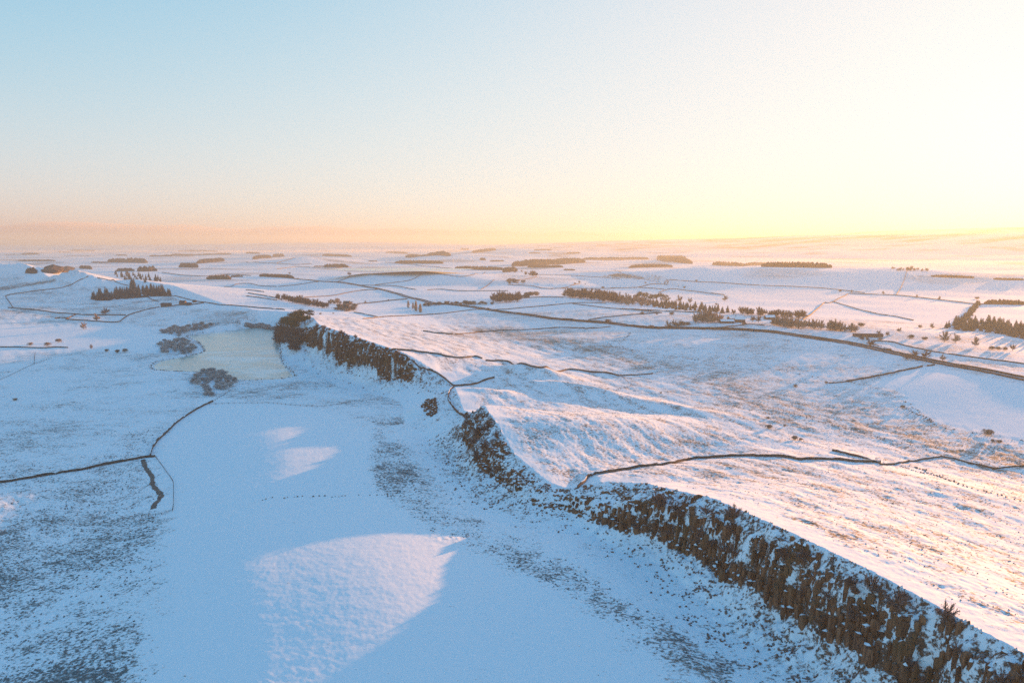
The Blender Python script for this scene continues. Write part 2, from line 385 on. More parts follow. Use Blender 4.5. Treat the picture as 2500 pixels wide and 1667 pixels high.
    ([(-320.6, 410.1), (-306.7, 420.3), (-286.5, 433.7), (-271.9, 446.7), (-255.8, 456.4), (-247.4, 456.6)], 1.6, 'long dark wall from the left edge across the rushy foreground pasture'),
    ([(-251.7, 458.8), (-256.3, 467.9), (-260.1, 477.1), (-266.9, 499.1), (-272.2, 523.2), (-278.8, 553.1), (-282.5, 587.0), (-282.3, 615.4), (-280.8, 626.2)], 1.6, 'curved dark wall along the smooth field towards the lough'),
    ([(-1366, 3992), (-1350, 4253), (-2030, 6965)], 2.2, 'far field wall over the low hill below two dark woods'),
    ([(-1766, 4556), (-1501, 4079), (-1360, 3965), (-1239, 3938), (-1172, 4014)], 2.2, 'far level wall across fields left of the pale frozen pool'),
    ([(-1201, 3505), (-1185, 3822), (-944, 3567), (-902, 3862)], 2.2, 'far wall in front of the small square wood'),
    ([(-822, 4453), (-594, 4119), (-420, 3762), (-281, 3544)], 2.2, 'far wall slanting right beyond the frozen pool'),
    ([(-1594, 3119), (-1250, 2750), (-1199, 2899), (-1067, 2801)], 2.2, 'far wall below the oval copse at the left'),
    ([(459.1, 858.2), (478.2, 849.1), (479.3, 819.1), (490.8, 772.1), (514.1, 731.6), (533.1, 700.0), (543.8, 683.9)], 1.3, 'thin wall along the lit bank above the main road on the right'),
]
ROAD = [(-817, 2561), (-662, 2352), (-582, 2277), (-511, 2181), (-446, 2093), (-384, 1979), (-313, 1813), (-261, 1688), (-215, 1590), (-168, 1495), (-141.5, 1471.2), (-102.0, 1424.3), (-52.5, 1350.2), (-7.8, 1278.4), (32.7, 1219.0), (69.4, 1163.1), (120.7, 1106.8), (153.1, 1078.5), (182.7, 1044.0), (211.2, 1015.4), (234.0, 1005.6), (286.3, 986.1), (328.6, 966.8), (359.8, 943.8), (372.7, 926.5), (399.1, 882.7), (422.5, 841.2), (435.7, 788.3), (447.2, 741.2), (459.1, 702.0), (470.3, 667.4), (480.3, 628.5), (485.9, 602.3)]
TRACK = [(360, 2017), (459, 2226), (505, 2193), (429, 2479), (414, 2643), (521, 3471)]
STREAM = [(-253.8, 452.6), (-241.8, 434.2), (-232.8, 422.2), (-227.8, 415.3), (-219.8, 400.6), (-209.2, 386.7), (-203.5, 378.9), (-200.8, 370.6), (-200.0, 364.8), (-196.8, 357.5)]
RUSH_LINES = [
    [(174.3, 994.7), (162.3, 942.9), (148.7, 906.8), (139.6, 876.9), (149.1, 847.7), (172.3, 824.1), (194.6, 802.8), (244.4, 750.1), (280.0, 728.8), (288.1, 710.5), (305.3, 682.1), (326.0, 654.7), (335.0, 619.9), (336.6, 598.1), (336.9, 568.9), (329.8, 532.7), (323.7, 508.2), (326.7, 492.8), (338.8, 480.0), (357.6, 461.9), (364.0, 454.9)],
    [(326.2, 549.9), (325.7, 533.4), (325.2, 520.6), (322.8, 505.3)],
    [(237.3, 402.0), (238.9, 386.3), (244.6, 374.6), (242.6, 348.0), (251.3, 339.3), (256.3, 330.2)],
    [(245.3, 405.1), (245.2, 385.8), (244.7, 364.9)],
    [(448.2, 837.4), (444.5, 769.3), (441.1, 730.9)],
    [(126.7, 888.7), (128.2, 868.5), (138.1, 858.2), (149.5, 841.8)],
    [(-139.8, 348.5), (-131.8, 349.2), (-125.4, 350.8), (-97.4, 351.4), (-69.9, 354.5), (-54.0, 350.4)],
]
FENCES = [
    ([(-248.1, 457.9), (-227.4, 429.3), (-208.2, 402.2), (-201.4, 389.2), (-182.1, 349.0), (-186.0, 345.4), (-197.5, 346.7)], 'thin post and wire fence beside the winding stream'),
    ([(219.1, 559.0), (233.6, 527.2), (252.6, 493.5), (264.7, 470.0), (276.4, 449.5), (280.6, 430.5)], 'long thin fence crossing the tufted right plain'),
    ([(-280.8, 626.2), (-282.4, 652.7), (-284.1, 675.6)], 'short fence running down to the lough bushes'),
    ([(-279.0, 615.1), (-256.3, 614.9), (-228.0, 608.3), (-216.2, 604.7), (-196.6, 591.0), (-169.8, 580.5), (-155.1, 591.2), (-143.7, 608.5)], 'fence across the head of the smooth field by the lough'),
    ([(80.2, 584.3), (99.9, 629.3), (116.5, 648.9), (115.2, 663.8), (113.5, 694.5)], 'fence round the corner of the plain below the far lit spur'),
    ([(-553.6, 724.3), (-573.3, 786.1), (-582.8, 820.6), (-588.5, 859.8)], 'faint fence slanting up from the left edge'),
    ([(-641.0, 905.7), (-610.8, 861.0), (-586.0, 824.3)], 'short upright line of fence in the left fields'),
]
STANDS = [
    ([(-1004, 1631), (-943, 1574), (-925, 1619), (-893, 1634), (-855, 1638), (-805, 1624), (-862, 1696), (-935, 1740), (-980, 1718), (-1034, 1714)], 78, 'conifer', 17, 'dark conifer in the lower plantation beside the hill farm', 'conifers of the lower hill plantation'),
    ([(-1643, 2809), (-1496, 2631), (-1028, 1856), (-968, 1820), (-973, 1894), (-1319, 2569), (-1602, 2946), (-1777, 3085)], 48, 'conifer', 15, 'conifer in the upper plantation on the sunlit ridge', 'conifers of the upper ridge plantation'),
    ([(-969, 1729), (-950, 1725), (-1001, 1826), (-1023, 1840)], 7, 'conifer', 18, 'tall conifer in the link between the two plantations', 'conifers linking the two plantations'),
    ([(123, 1627), (178, 1499), (220.6, 1397.9), (250, 1588), (197, 1666), (138, 1749)], 70, 'bare_tree', 13, 'bare brown tree in the left half of the long wood', 'bare trees of the long wood'),
    ([(218.1, 1381.8), (273.4, 1320.3), (301.8, 1458.8), (240, 1523)], 26, 'bare_tree', 11, 'frosted bare tree on the lower edge of the long wood', 'frosted trees along the long wood'),
    ([(275, 1548), (308, 1488), (339.9, 1447.8), (358, 1525), (333, 1611), (300, 1646)], 22, 'pine', 15, 'flat topped pine on the skyline of the long wood', 'pines of the long wood'),
    ([(271.1, 1309.2), (328.6, 1241.6), (383.8, 1203.3), (402.4, 1262.2), (372.7, 1367.1), (331.1, 1430.1), (299.2, 1445.9)], 80, 'hazed', 9, 'small glow-tinted conifer in the right half of the long wood', 'conifers of the long wood'),
    ([(385.6, 1190.2), (435.4, 1145.8), (469.3, 1092.6), (492.9, 1134.8), (459.9, 1211.0), (415.5, 1227.1)], 38, 'bare_tree', 8, 'low bare tree in the belt right of the long wood', 'low trees right of the long wood'),
    ([(378.8, 1000.8), (402.8, 963.0), (433.6, 946.7), (441.2, 963.7), (416.0, 995.2), (394.4, 1029.2)], 30, 'bare_tree', 9, 'golden frosted tree in the belt beside the roadside farm', 'golden belt beside the farm'),
    ([(441.9, 944.5), (469.9, 925.7), (476.9, 939.9), (453.7, 963.4)], 20, 'bare_tree', 9, 'golden frosted tree in the small belt below the kinked wall', 'small golden belt'),
    ([(649.3, 1016.1), (655.5, 994.7), (689.8, 987.3), (679.0, 896.3), (684.1, 862.7), (785.1, 992.4), (789.2, 1044.2), (765.9, 1125.0), (707.1, 1090.8)], 110, 'hazed', 11, 'glow-tinted conifer in the glowing wood at the right edge', 'conifers of the right edge wood'),
    ([(1017, 1490), (1019, 1482), (829.9, 1229.4), (758.3, 1133.1), (743.8, 1125.1), (836, 1250)], 55, 'hazed', 8, 'glow-tinted conifer in the narrow belt running up to the far wall', 'conifers of the narrow belt'),
    ([(-550, 1581), (-489, 1502), (-423.8, 1415.5), (-361.4, 1338.3), (-371.0, 1391.2), (-453, 1515), (-516, 1586), (-567, 1641)], 64, 'bare_tree', 8, 'bare tree in the roadside belt below the lit ridge', 'bare trees of the belt below the ridge'),
    ([(-347.0, 1316.6), (-312.1, 1279.3), (-299.4, 1301.6), (-315.8, 1359.3), (-347.5, 1379.2)], 16, 'shrub', 7, 'frosted round bush at the right end of the tree belt', 'frosted bushes by the cottage'),
    ([(-395, 1470), (-367, 1466), (-378, 1513), (-409, 1527)], 10, 'bare_tree', 7, 'frosted tree on the field side of the cottage', 'frosted trees by the cottage'),
    ([(-351.4, 1413.2), (-316.1, 1400.5), (-333, 1477), (-366, 1503)], 10, 'shrub', 6, 'dark low bush around the cottage garden', 'garden bushes'),
    ([(-212.5, 1387.3), (-198.3, 1362.6), (-171.2, 1300.6), (-175.0, 1329.5), (-201.1, 1398.4), (-217.2, 1429.1)], 8, 'poplar', 15, 'tall golden frosted tree in the row by the road', 'golden trees in a row'),
    ([(-188.1, 1439.6), (-154.8, 1460.4), (-157.4, 1485.2), (-192.2, 1471.9)], 9, 'shrub', 6, 'pale frosted bush between the golden row and the road', 'frosted bushes by the golden row'),
    ([(-140.4, 1459.4), (-105.6, 1442.1), (-107.2, 1464.7), (-142.7, 1483.7)], 8, 'shrub', 6, 'frosted bush in the hedge right of the road bend', 'hedge bushes at the road bend'),
    ([(-101.1, 1444.6), (-41.3, 1424.1), (-42.0, 1447.1), (-103.0, 1472.5)], 14, 'shrub', 6, 'frosted bush in the long hedge below the village trees', 'long hedge below the village'),
    ([(-42.3, 1460.7), (-8.8, 1449.8), (15.3, 1481.3), (16, 1550), (-15, 1583), (-40, 1558)], 22, 'bare_tree', 12, 'bare tree in the village clump left of the long wood', 'village clump'),
    ([(46, 2480), (96, 2533), (101, 2792), (57, 2832)], 10, 'bare_tree', 12, 'bare tree in the round copse beyond the village', 'round copse beyond the village'),
    ([(-14, 3185), (52, 3095), (45, 3291), (-9, 3386)], 9, 'bare_tree', 10, 'bare tree in the row left of the round copse', 'row left of the round copse'),
    ([(-13, 2178), (47, 2182), (49, 2241), (-14, 2299)], 14, 'shrub', 7, 'bush among the village cottages', 'village bushes'),
    ([(33, 1660), (66, 1649), (69, 1727), (38, 1749)], 9, 'shrub', 8, 'bush in the clump left of the long wood tip', 'clump left of the long wood'),
    ([(-9, 1541), (1, 1530), (37, 1586), (38, 1640), (-10, 1622)], 10, 'shrub', 7, 'bush along the wall left of the long wood tip', 'bushes along the wall'),
    ([(279.1, 1045.2), (299.7, 1033.3), (324.6, 1042.4), (335.8, 1084.8), (319.1, 1101.5), (293.7, 1087.3)], 26, 'bare_tree', 10, 'golden frosted tree in the shelter clump left of the roadside farm', 'farm shelter trees'),
    ([(235.1, 1010.5), (255.7, 1020.1), (273.7, 1031.3), (276.6, 1042.2), (256.7, 1030.8)], 7, 'shrub', 5, 'frosted bush along the wall up to the farm shelter trees', 'bushes along the farm wall'),
    ([(1272, 2264), (1323, 2266), (1372, 2255), (1379, 2273), (1341, 2296), (1291, 2287)], 16, 'bare_tree', 8, 'tree on top of the big hill against the mist', 'hilltop trees'),
    ([(-568.6, 1098.5), (-514.3, 1049.5), (-533.6, 1097.2), (-525.3, 1126.5), (-508.6, 1148.1), (-521.5, 1177.9), (-552.8, 1182.5), (-578.6, 1159.7)], 40, 'shrub', 6.5, 'sunlit frosted willow on the far left shore of the lough', 'sunlit willows by the lough'),
    ([(-481.3, 914.4), (-459.2, 897.4), (-431.6, 898.8), (-428.7, 913.4), (-455.7, 967.3), (-500.1, 1027.0), (-518.1, 1015.5), (-508.4, 973.4)], 44, 'shrub', 6, 'shaded frosted willow on the left shore of the lough', 'shaded willows by the lough'),
    ([(-351.9, 736.7), (-326.9, 687.7), (-310.1, 678.3), (-289.8, 684.0), (-294.9, 715.3), (-330.3, 772.8), (-362.0, 795.1)], 48, 'shrub', 5, 'blue frosted willow in the clump at the near end of the lough', 'willows at the near end of the lough'),
    ([(-306.4, 657.5), (-294.4, 642.9), (-292.3, 650.3), (-298.8, 665.3), (-307.6, 670.0)], 5, 'shrub', 4, 'small frosted willow by the fence below the lough clump', 'small willows by the fence'),
    ([(-467.0, 1188.6), (-443.2, 1187.1), (-407.2, 1156.6), (-417.7, 1187.1), (-453.3, 1215.1), (-469.9, 1196.6)], 26, 'shrub', 6, 'frosted willow along the far shore below the crag clump', 'willows on the far shore'),
    ([(-470.1, 1190.2), (-439.9, 1187.1), (-424.9, 1188.8), (-448.1, 1215.7), (-470.7, 1197.2)], 16, 'shrub', 5, 'frosted willow at the far left corner of the lough', 'willows in the far corner of the lough'),
    ([(-382.4, 1128.4), (-313.1, 975.4), (-285.6, 949.8), (-279.7, 951.7), (-335.9, 1071.9), (-403.8, 1199.5)], 44, 'pine', 16, 'olive pine in the clump on top of the crag above the lough', 'pines on the crag above the lough'),
    ([(-367.7, 1047.4), (-336.5, 975.4), (-282.2, 870.9), (-276.3, 885.9), (-274.6, 901.4), (-313.1, 975.4), (-397.2, 1155.3)], 48, 'bare_tree', 9, 'bare tree hanging on the cliff between pines and lough', 'bare trees on the lough cliff'),
]
PLANTS = [
    ((-798, 1333), 'bare_tree', 14, 'lone dark bare tree on the long wall of the hill field'),
    ((-760.1, 1240.9), 'bare_tree', 14, 'lone pink lit tree standing at the lower paddock wall'),
    ((-715.7, 1131.6), 'bare_tree', 12, 'lone golden tree at the top of the frosted ditch line'),
    ((-671.2, 998.4), 'shrub', 6, 'bush half way down the frosted ditch line'),
    ((-661.6, 963.3), 'shrub', 6, 'bush at the bottom of the frosted ditch line'),
    ((-690.7, 967.4), 'shrub', 5, 'low reddish bush above the wall at the left edge'),
    ((-583.8, 936.3), 'bare_tree', 6, 'small pale tree in the pink field left of the lough'),
    ((-547.6, 910.2), 'shrub', 5, 'small frosted bush left of the shaded willow pair'),
    ((-529.0, 902.7), 'shrub', 6, 'left bush of the shaded willow pair in the pasture'),
    ((-518.5, 905.2), 'shrub', 6, 'right bush of the shaded willow pair in the pasture'),
    ((-471.7, 633.5), 'shrub', 3.2, 'lone reddish bush near the left edge of the pasture'),
    ((-596, 2511), 'bare_tree', 14, 'round dark tree alone on the end of the scarp'),
    ((-960, 2958), 'bare_tree', 9, 'small lone tree above the wood on the far field'),
    ((-791, 2527), 'shrub', 5, 'small bush beside the road at the far left'),
    ((-509, 2163), 'shrub', 4, 'round bush on the far verge of the road'),
    ((-391, 1968), 'shrub', 6, 'brown bush where the curving wall meets the road'),
    ((-332, 1543), 'bare_tree', 6, 'small pale tree half way along the bushy wall'),
    ((-288, 1589), 'shrub', 4, 'small bush near the road end of the bushy wall'),
    ((-48.0, 1349.4), 'shrub', 4, 'small bush beside the road above the long straight wall'),
    ((-76.8, 1390.7), 'shrub', 3.5, 'tiny bush on the verge at the long hedge'),
    ((-336.5, 1193.8), 'shrub', 3, 'brown bush on the lit slope right of the pine clump'),
    ((-319.7, 1215.8), 'shrub', 2.5, 'tiny dark bush on the crest beyond the pine clump'),
    ((153.6, 1081.7), 'shrub', 7, 'brown round bush on the near verge of the road'),
    ((208.0, 1012.0), 'shrub', 7, 'pale frosted bush left of the roadside tree pair'),
    ((217.5, 1005.6), 'shrub', 5, 'small bush between the pale bush and the round roadside tree'),
    ((232.1, 1008.3), 'bare_tree', 11, 'round frosted tree at the road end of the farm wall'),
    ((244.9, 1025.9), 'bare_tree', 10, 'leaning frosted tree behind the round roadside tree'),
    ((256.7, 1030.8), 'bare_tree', 8, 'thin frosted tree half way up the farm wall'),
    ((275.3, 1169.8), 'shrub', 6, 'round bush in the narrow field below the long wood'),
    ((249.7, 1171.3), 'shrub', 3, 'tiny bush at the point of the narrow field'),
    ((225.8, 1180.5), 'shrub', 5, 'dark bush on the wall of the narrow field'),
    ((269, 2023), 'shrub', 7, 'dark round bush on the level wall behind the long wood'),
    ((376, 1531), 'bare_tree', 14, 'frosted round tree right of the skyline pines'),
    ((390, 1494), 'bare_tree', 12, 'smaller frosted tree right of the skyline pines'),
    ((492, 1574), 'bare_tree', 13, 'frosted lone tree in the field right of the long wood'),
    ((433, 1443), 'bare_tree', 6, 'small tree behind the right end of the long wood'),
    ((217, 2207), 'bare_tree', 9, 'frosted tree at the top of the short field wall'),
    ((197, 2147), 'shrub', 6, 'frosted bush on the short field wall'),
    ((230, 2139), 'shrub', 3, 'tiny dark bush alone in the snow field'),
    ((435, 2226), 'shrub', 6, 'bush beside the far end of the track'),
    ((518, 2044), 'shrub', 8, 'dark bushy thicket in the field behind the long wood'),
    ((513, 2092), 'shrub', 7, 'left bush of the thicket behind the long wood'),
    ((574, 2129), 'shrub', 6, 'bush on the far wall below the big hill, left part'),
    ((345.1, 1009.0), 'bare_tree', 7, 'tree behind the snowy farm roofs'),
    ((370.7, 1044.3), 'bare_tree', 9, 'tree standing right of the farmhouse'),
    ((376.4, 1036.3), 'bare_tree', 10, 'bushy tree in the farm garden on the right'),
    ((434.0, 816.6), 'bare_tree', 9, 'bare tree leaning over the main road by the shed'),
    ((450.2, 870.0), 'shrub', 4, 'bush under the left end of the dark shed'),
    ((455.4, 866.2), 'shrub', 4, 'bush under the middle of the dark shed'),
    ((469.8, 862.4), 'shrub', 4, 'bush under the right end of the dark shed'),
    ((441.6, 789.6), 'shrub', 4, 'brown bush on the main road verge'),
    ((433.9, 739.4), 'shrub', 8, 'broad yellow gorse bush on the near verge of the main road'),
    ((450.7, 753.6), 'bare_tree', 7, 'slim tree on the far verge of the main road'),
    ((455.1, 740.2), 'bare_tree', 9, 'dense round headed tree on the main road'),
    ((464.9, 726.3), 'bare_tree', 7, 'low spreading bush on the lit bank by the main road'),
    ((546.8, 853.4), 'bare_tree', 13, 'largest frosted tree in the row of field trees'),
    ((554.9, 844.5), 'bare_tree', 11, 'faint frosted tree right of the largest field tree'),
    ((560.3, 816.8), 'bare_tree', 11, 'frosted tree with a clear trunk in the right field'),
    ((533.8, 933.4), 'bare_tree', 6, 'slim tree at the end of the dark bank in the right field'),
    ((494.8, 912.8), 'bare_tree', 6, 'small tree left of the dark bank in the right field'),
    ((499.1, 899.2), 'bare_tree', 6, 'small tree below the dark bank in the right field'),
    ((519.1, 879.9), 'shrub', 6, 'wide frosted bush left of the largest field tree'),
    ((532.4, 871.2), 'shrub', 5, 'small frosted bush left of the largest field tree'),
    ((583.6, 786.0), 'bare_tree', 7, 'dark small tree at the end of the right hedge'),
    ((565.5, 785.7), 'shrub', 5, 'middle bush of the frosted right hedge'),
    ((562.3, 790.5), 'shrub', 5, 'left bush of the frosted right hedge'),
    ((572.5, 784.6), 'shrub', 5, 'right bush of the frosted right hedge'),
    ((508.7, 987.4), 'shrub', 8, 'reddish round bush beyond the golden belt'),
    ((611.3, 1014.5), 'shrub', 5, 'tiny bush left of the glowing wood'),
    ((626.9, 1011.1), 'bare_tree', 8, 'rounded bush just left of the glowing wood'),
    ((898, 1805), 'bare_tree', 7, 'frosted tree on the far wall left of the hill wall'),
    ((878, 1828), 'shrub', 6, 'bush on the far wall above the wall kink'),
    ((957, 1759), 'bare_tree', 8, 'frosted tree on the far wall below the big hill'),
    ((977, 1647), 'bare_tree', 8, 'frosted tree on the far wall right of the hill wall'),
    ((998, 1592), 'bare_tree', 9, 'glowing tree on the far wall towards the right'),
    ((1109, 1626), 'shrub', 8, 'glowing bush above the narrow belt'),
    ((512.0, 1189.8), 'bare_tree', 7, 'small tree at the lower end of the kinked wall'),
    ((1296, 2333), 'shrub', 8, 'lone dark bush on the hilltop left of the trees'),
    ((191.8, 495.6), 'shrub', 3.6, 'round golden bush, left of the pair on the right plain'),
    ((198.0, 464.1), 'shrub', 3.8, 'larger golden bush of the pair on the right plain'),
    ((201.8, 461.9), 'shrub', 2.2, 'low golden bush joined to the larger one on the plain'),
    ((202.0, 524.8), 'shrub', 2.0, 'small brown bush above the left golden bush'),
    ((207.1, 503.7), 'shrub', 1.6, 'tiny tuft of bush between the two golden bushes'),
    ((270.6, 638.2), 'shrub', 3.2, 'wide low bush left of the straight wall'),
    ((303.9, 647.5), 'shrub', 2.8, 'low bush at the crumbled end of the straight wall'),
    ((341.9, 476.3), 'shrub', 5.6, 'big pink domed bush beside the smooth right field'),
    ((335.2, 460.3), 'shrub', 2.6, 'left half of the low bush pair under the domed bush'),
    ((338.4, 458.8), 'shrub', 2.6, 'right half of the low bush pair under the domed bush'),
    ((325.0, 553.5), 'shrub', 2.6, 'lone brown bush beside the rushy stream on the plain'),
    ((136.5, 614.0), 'shrub', 1.6, 'tiny dark bush alone on the plain below the spur'),
]
FAR_WOODS = [
    ([(-2836, 4823), (-2678, 4807)], 34, 'dark block wood, left of the joined pair on the far plain'),
    ([(-2702, 4809), (-2536, 4767)], 40, 'dark stepped wood, right of the joined pair on the far plain'),
    ([(-2937, 4796), (-2793, 4750)], 11, 'low strip of wood left of the joined dark pair'),
    ([(-1970, 4299), (-2031, 4840)], 29, 'dark hog backed wood slanting up to the right'),
    ([(-3445, 6556), (-2888, 5819)], 18, 'thin far wood above the joined pair'),
    ([(-3753, 7562), (-3518, 7613)], 27, 'far wood right of the thin one, in the haze'),
    ([(-3573, 7732), (-3102, 7592)], 16, 'long hazy strip of wood right of the far wood'),
    ([(-6310, 9861), (-5872, 9678)], 30, 'hazy far wood at the upper left'),
    ([(-6262, 9505), (-6084, 9457)], 22, 'small hazy wood left of the upper left one'),
    ([(-5313, 7465), (-5145, 7484)], 18, 'low hazy wood near the left edge'),
    ([(-3627, 5054), (-3344, 5030)], 14, 'long low wood behind the left hills'),
    ([(-4281, 7436), (-4159, 7434)], 14, 'tiny hazy wood above the dark pair'),
    ([(-1113, 2501), (-1021, 2481)], 20, 'oval brown copse below the hog backed wood'),
    ([(-1101, 2682), (-1064, 2705)], 9, 'small trees right of the oval copse'),
    ([(-1770, 3654), (-1663, 3628)], 30, 'pointed clump of conifers on the far slope'),
    ([(-2219, 3526), (-2087, 3404)], 20, 'brown wood behind the pointed hill'),
    ([(-1402, 2083), (-2152, 3333)], 25, 'shaded wood left of the pointed hill'),
    ([(-1842, 3198), (-1780, 3227)], 18, 'grey wood behind the upper conifers'),
    ([(-1738, 3189), (-1681, 3239)], 29, 'tall grey wood behind the upper conifers'),
    ([(-1549, 2185), (-1506, 2172)], 15, 'dark scrub on the shaded hillside at the left'),
    ([(-4439, 9163), (-3843, 8983)], 16, 'very faint wood strip on the left horizon'),
    ([(-2003, 5322), (-2027, 5780)], 31, 'left dark wood of the two on the low hill'),
    ([(-2320, 6677), (-2296, 6915)], 40, 'right dark wood of the two on the low hill'),
    ([(-1903, 6916), (-1569, 6710)], 25, 'flat dark wood on the skyline rise'),
    ([(-1019, 3727), (-886, 3703)], 24, 'square dense wood in the middle fields'),
    ([(-1112, 3854), (-1066, 3889)], 9, 'low scrub left of the square wood'),
    ([(-1006, 2737), (-814, 2554)], 14, 'long dark wood on the ridge by the road'),
    ([(-966, 6354), (-452, 4917)], 37, 'large brown wood on the far rise'),
    ([(-1454, 7959), (-1217, 8015)], 21, 'flat wood left of the large brown wood'),
    ([(-731, 4318), (-423, 4225)], 24, 'long ragged wood beyond the frozen pool'),
    ([(-926, 4430), (-881, 4494)], 7, 'tiny wood left of the ragged one'),
    ([(-292, 3541), (-43, 3461)], 21, 'wide frosted wood right of the frozen pool'),
    ([(-676, 9128), (-572, 9127)], 27, 'small hazy wood under the skyline'),
    ([(-380, 6568), (-164, 6880)], 29, 'hazy wood on the right rise'),
    ([(-146, 4570), (-58, 4659)], 11, 'small dark wood before the rise'),
    ([(-218, 4681), (-181, 4694)], 18, 'round dark copse before the rise'),
    ([(-40, 3183), (18, 3311)], 27, 'frosted tall trees beside the wide wood'),
    ([(-3069, 7933), (-2909, 7934)], 22, 'faint wood beyond the two dark ones'),
    ([(8, 3900), (491, 4704)], 40, 'great humped brown plantation'),
    ([(86, 3699), (277, 3754)], 18, 'frosted wood in front of the great plantation'),
    ([(550, 5264), (1041, 5241)], 24, 'long flat plantation right of the great one'),
    ([(1093, 5127), (1123, 4311)], 40, 'round orange plantation in the haze'),
    ([(617, 3602), (909, 3904)], 19, 'dark strip of wood in front of the big hill'),
    ([(1239, 4227), (1381, 4097)], 29, 'hazy plantation behind the big hill'),
    ([(1403, 4163), (1622, 4315)], 22, 'hazy trees right of the plantation behind the hill'),
    ([(529, 6613), (666, 6702)], 17, 'small hazy wood on the far middle rise'),
    ([(152, 6548), (269, 6556)], 13, 'tiny hazy wood on the far middle rise'),
    ([(218, 6795), (394, 6892)], 13, 'far hazy wood near the middle skyline'),
    ([(260, 3448), (311, 3390)], 9, 'brown scrub in front of the frosted wood'),
    ([(1220, 5771), (1354, 5371)], 28, 'hazy plantation behind the round orange one'),
    ([(913, 2507), (1131, 2431)], 24, 'golden wood in the mist beyond the big hill'),
    ([(1303, 2128), (1413, 2094)], 7, 'thin scrub on the right shoulder of the hill'),
    ([(1450, 2060), (1519, 2030)], 7, 'scrub on the top of the right shoulder'),
    ([(1029, 1481), (1102, 1465)], 12, 'glowing trees along the far wall at the right edge'),
]
BUILDINGS = [
    ((-739, 1455), 20, 9, 4.2, 4, 12, 'long dark barn, left building of the hill farm', 'barn'),
    ((-707, 1463), 13, 8, 5.5, 3.6, -8, 'dark farmhouse with chimneys, middle of the hill farm', 'farmhouse'),
    ((-689, 1451), 11, 6, 3.2, 2.6, 10, 'low outbuilding touching the farmhouse on the hill farm', 'outbuilding'),
    ((-692, 1485), 7, 5, 3, 2.2, 0, 'tiny shed right of the hill farm', 'shed'),
    ((328.2, 1036.6), 20, 10, 3.6, 2.2, 0, 'low snowy roofed barn, left building of the roadside farm', 'barn'),
    ((350.9, 1044.4), 15, 10, 5.2, 4, -15, 'steep snowy roofed farmhouse by the road', 'farmhouse'),
    ((346.6, 1068.6), 14, 8, 4, 3, 20, 'brown outbuilding between the snowy barn and farmhouse', 'outbuilding'),
    ((418.5, 1103.2), 16, 9, 4, 3, 8, 'pale barn at the right end of the roadside farm', 'barn'),
    ((469.8, 892.9), 36, 8, 3.2, 1.2, -4, 'long low dark shed on the lit bank above the main road', 'shed'),
    ((37, 2195), 12, 7, 4.5, 3.2, 10, 'small cottage at the right end of the village trees', 'cottage'),
    ((8, 2213), 12, 7, 4.5, 3.2, -10, 'small cottage among the village bushes', 'cottage'),
    ((35, 1599), 12, 7, 4.2, 3, 5, 'cottage beside the wall left of the long wood', 'cottage'),
    ((-359, 1480), 14, 8, 4.5, 3.4, -10, 'cottage hidden by bushes at the end of the tree belt', 'cottage'),
    ((-854, 1290), 22, 12, 1.6, 0, 5, 'ruined sheepfold of low dark walls below the hill field', 'sheepfold'),
]
OUTCROP = [(-73.2, 541.2), (-74.9, 583.4), (-65.1, 565.7), (-61.7, 543.7), (-59.9, 526.7), (-62.6, 519.7), (-67.8, 533.1)]
POOL = (-398, 2433)

# ---------------------------------------------------------------- helpers
def nodes(name):
    m = bpy.data.materials.new(name)
    m.use_nodes = True
    n, l = m.node_tree.nodes, m.node_tree.links
    return m, n, l, n['Principled BSDF']


def rgb(c):
    return (c[0], c[1], c[2], 1)


def noise_node(n, l, vec, scale, detail=3, rough=.55):
    t = n.new('ShaderNodeTexNoise')
    t.inputs['Scale'].default_value = scale
    t.inputs['Detail'].default_value = detail
    t.inputs['Roughness'].default_value = rough
    l.new(vec, t.inputs['Vector'])
    return t.outputs['Fac']


def math_node(n, l, op, a, b=None, clamp=False):
    t = n.new('ShaderNodeMath')
    t.operation = op
    t.use_clamp = clamp
    for i, v in enumerate((a, b)):
        if v is None:
            continue
        if isinstance(v, (int, float)):
            t.inputs[i].default_value = v
        else:
            l.new(v, t.inputs[i])
    return t.outputs[0]


def ramp_node(n, l, fac, a, b):
    t = n.new('ShaderNodeMapRange')
    t.interpolation_type = 'SMOOTHSTEP'
    l.new(fac, t.inputs['Value'])
    t.inputs['From Min'].default_value = a
    t.inputs['From Max'].default_value = b
    return t.outputs[0]


def mix_node(n, l, fac, a, b):
    t = n.new('ShaderNodeMix')
    t.data_type = 'RGBA'
    if isinstance(fac, (int, float)):
        t.inputs[0].default_value = fac
    else:
        l.new(fac, t.inputs[0])
    for i, v in ((6, a), (7, b)):
        if isinstance(v, tuple):
            t.inputs[i].default_value = rgb(v)
        else:
            l.new(v, t.inputs[i])
    return t.outputs[2]


SNOW = (.80, .85, .91)


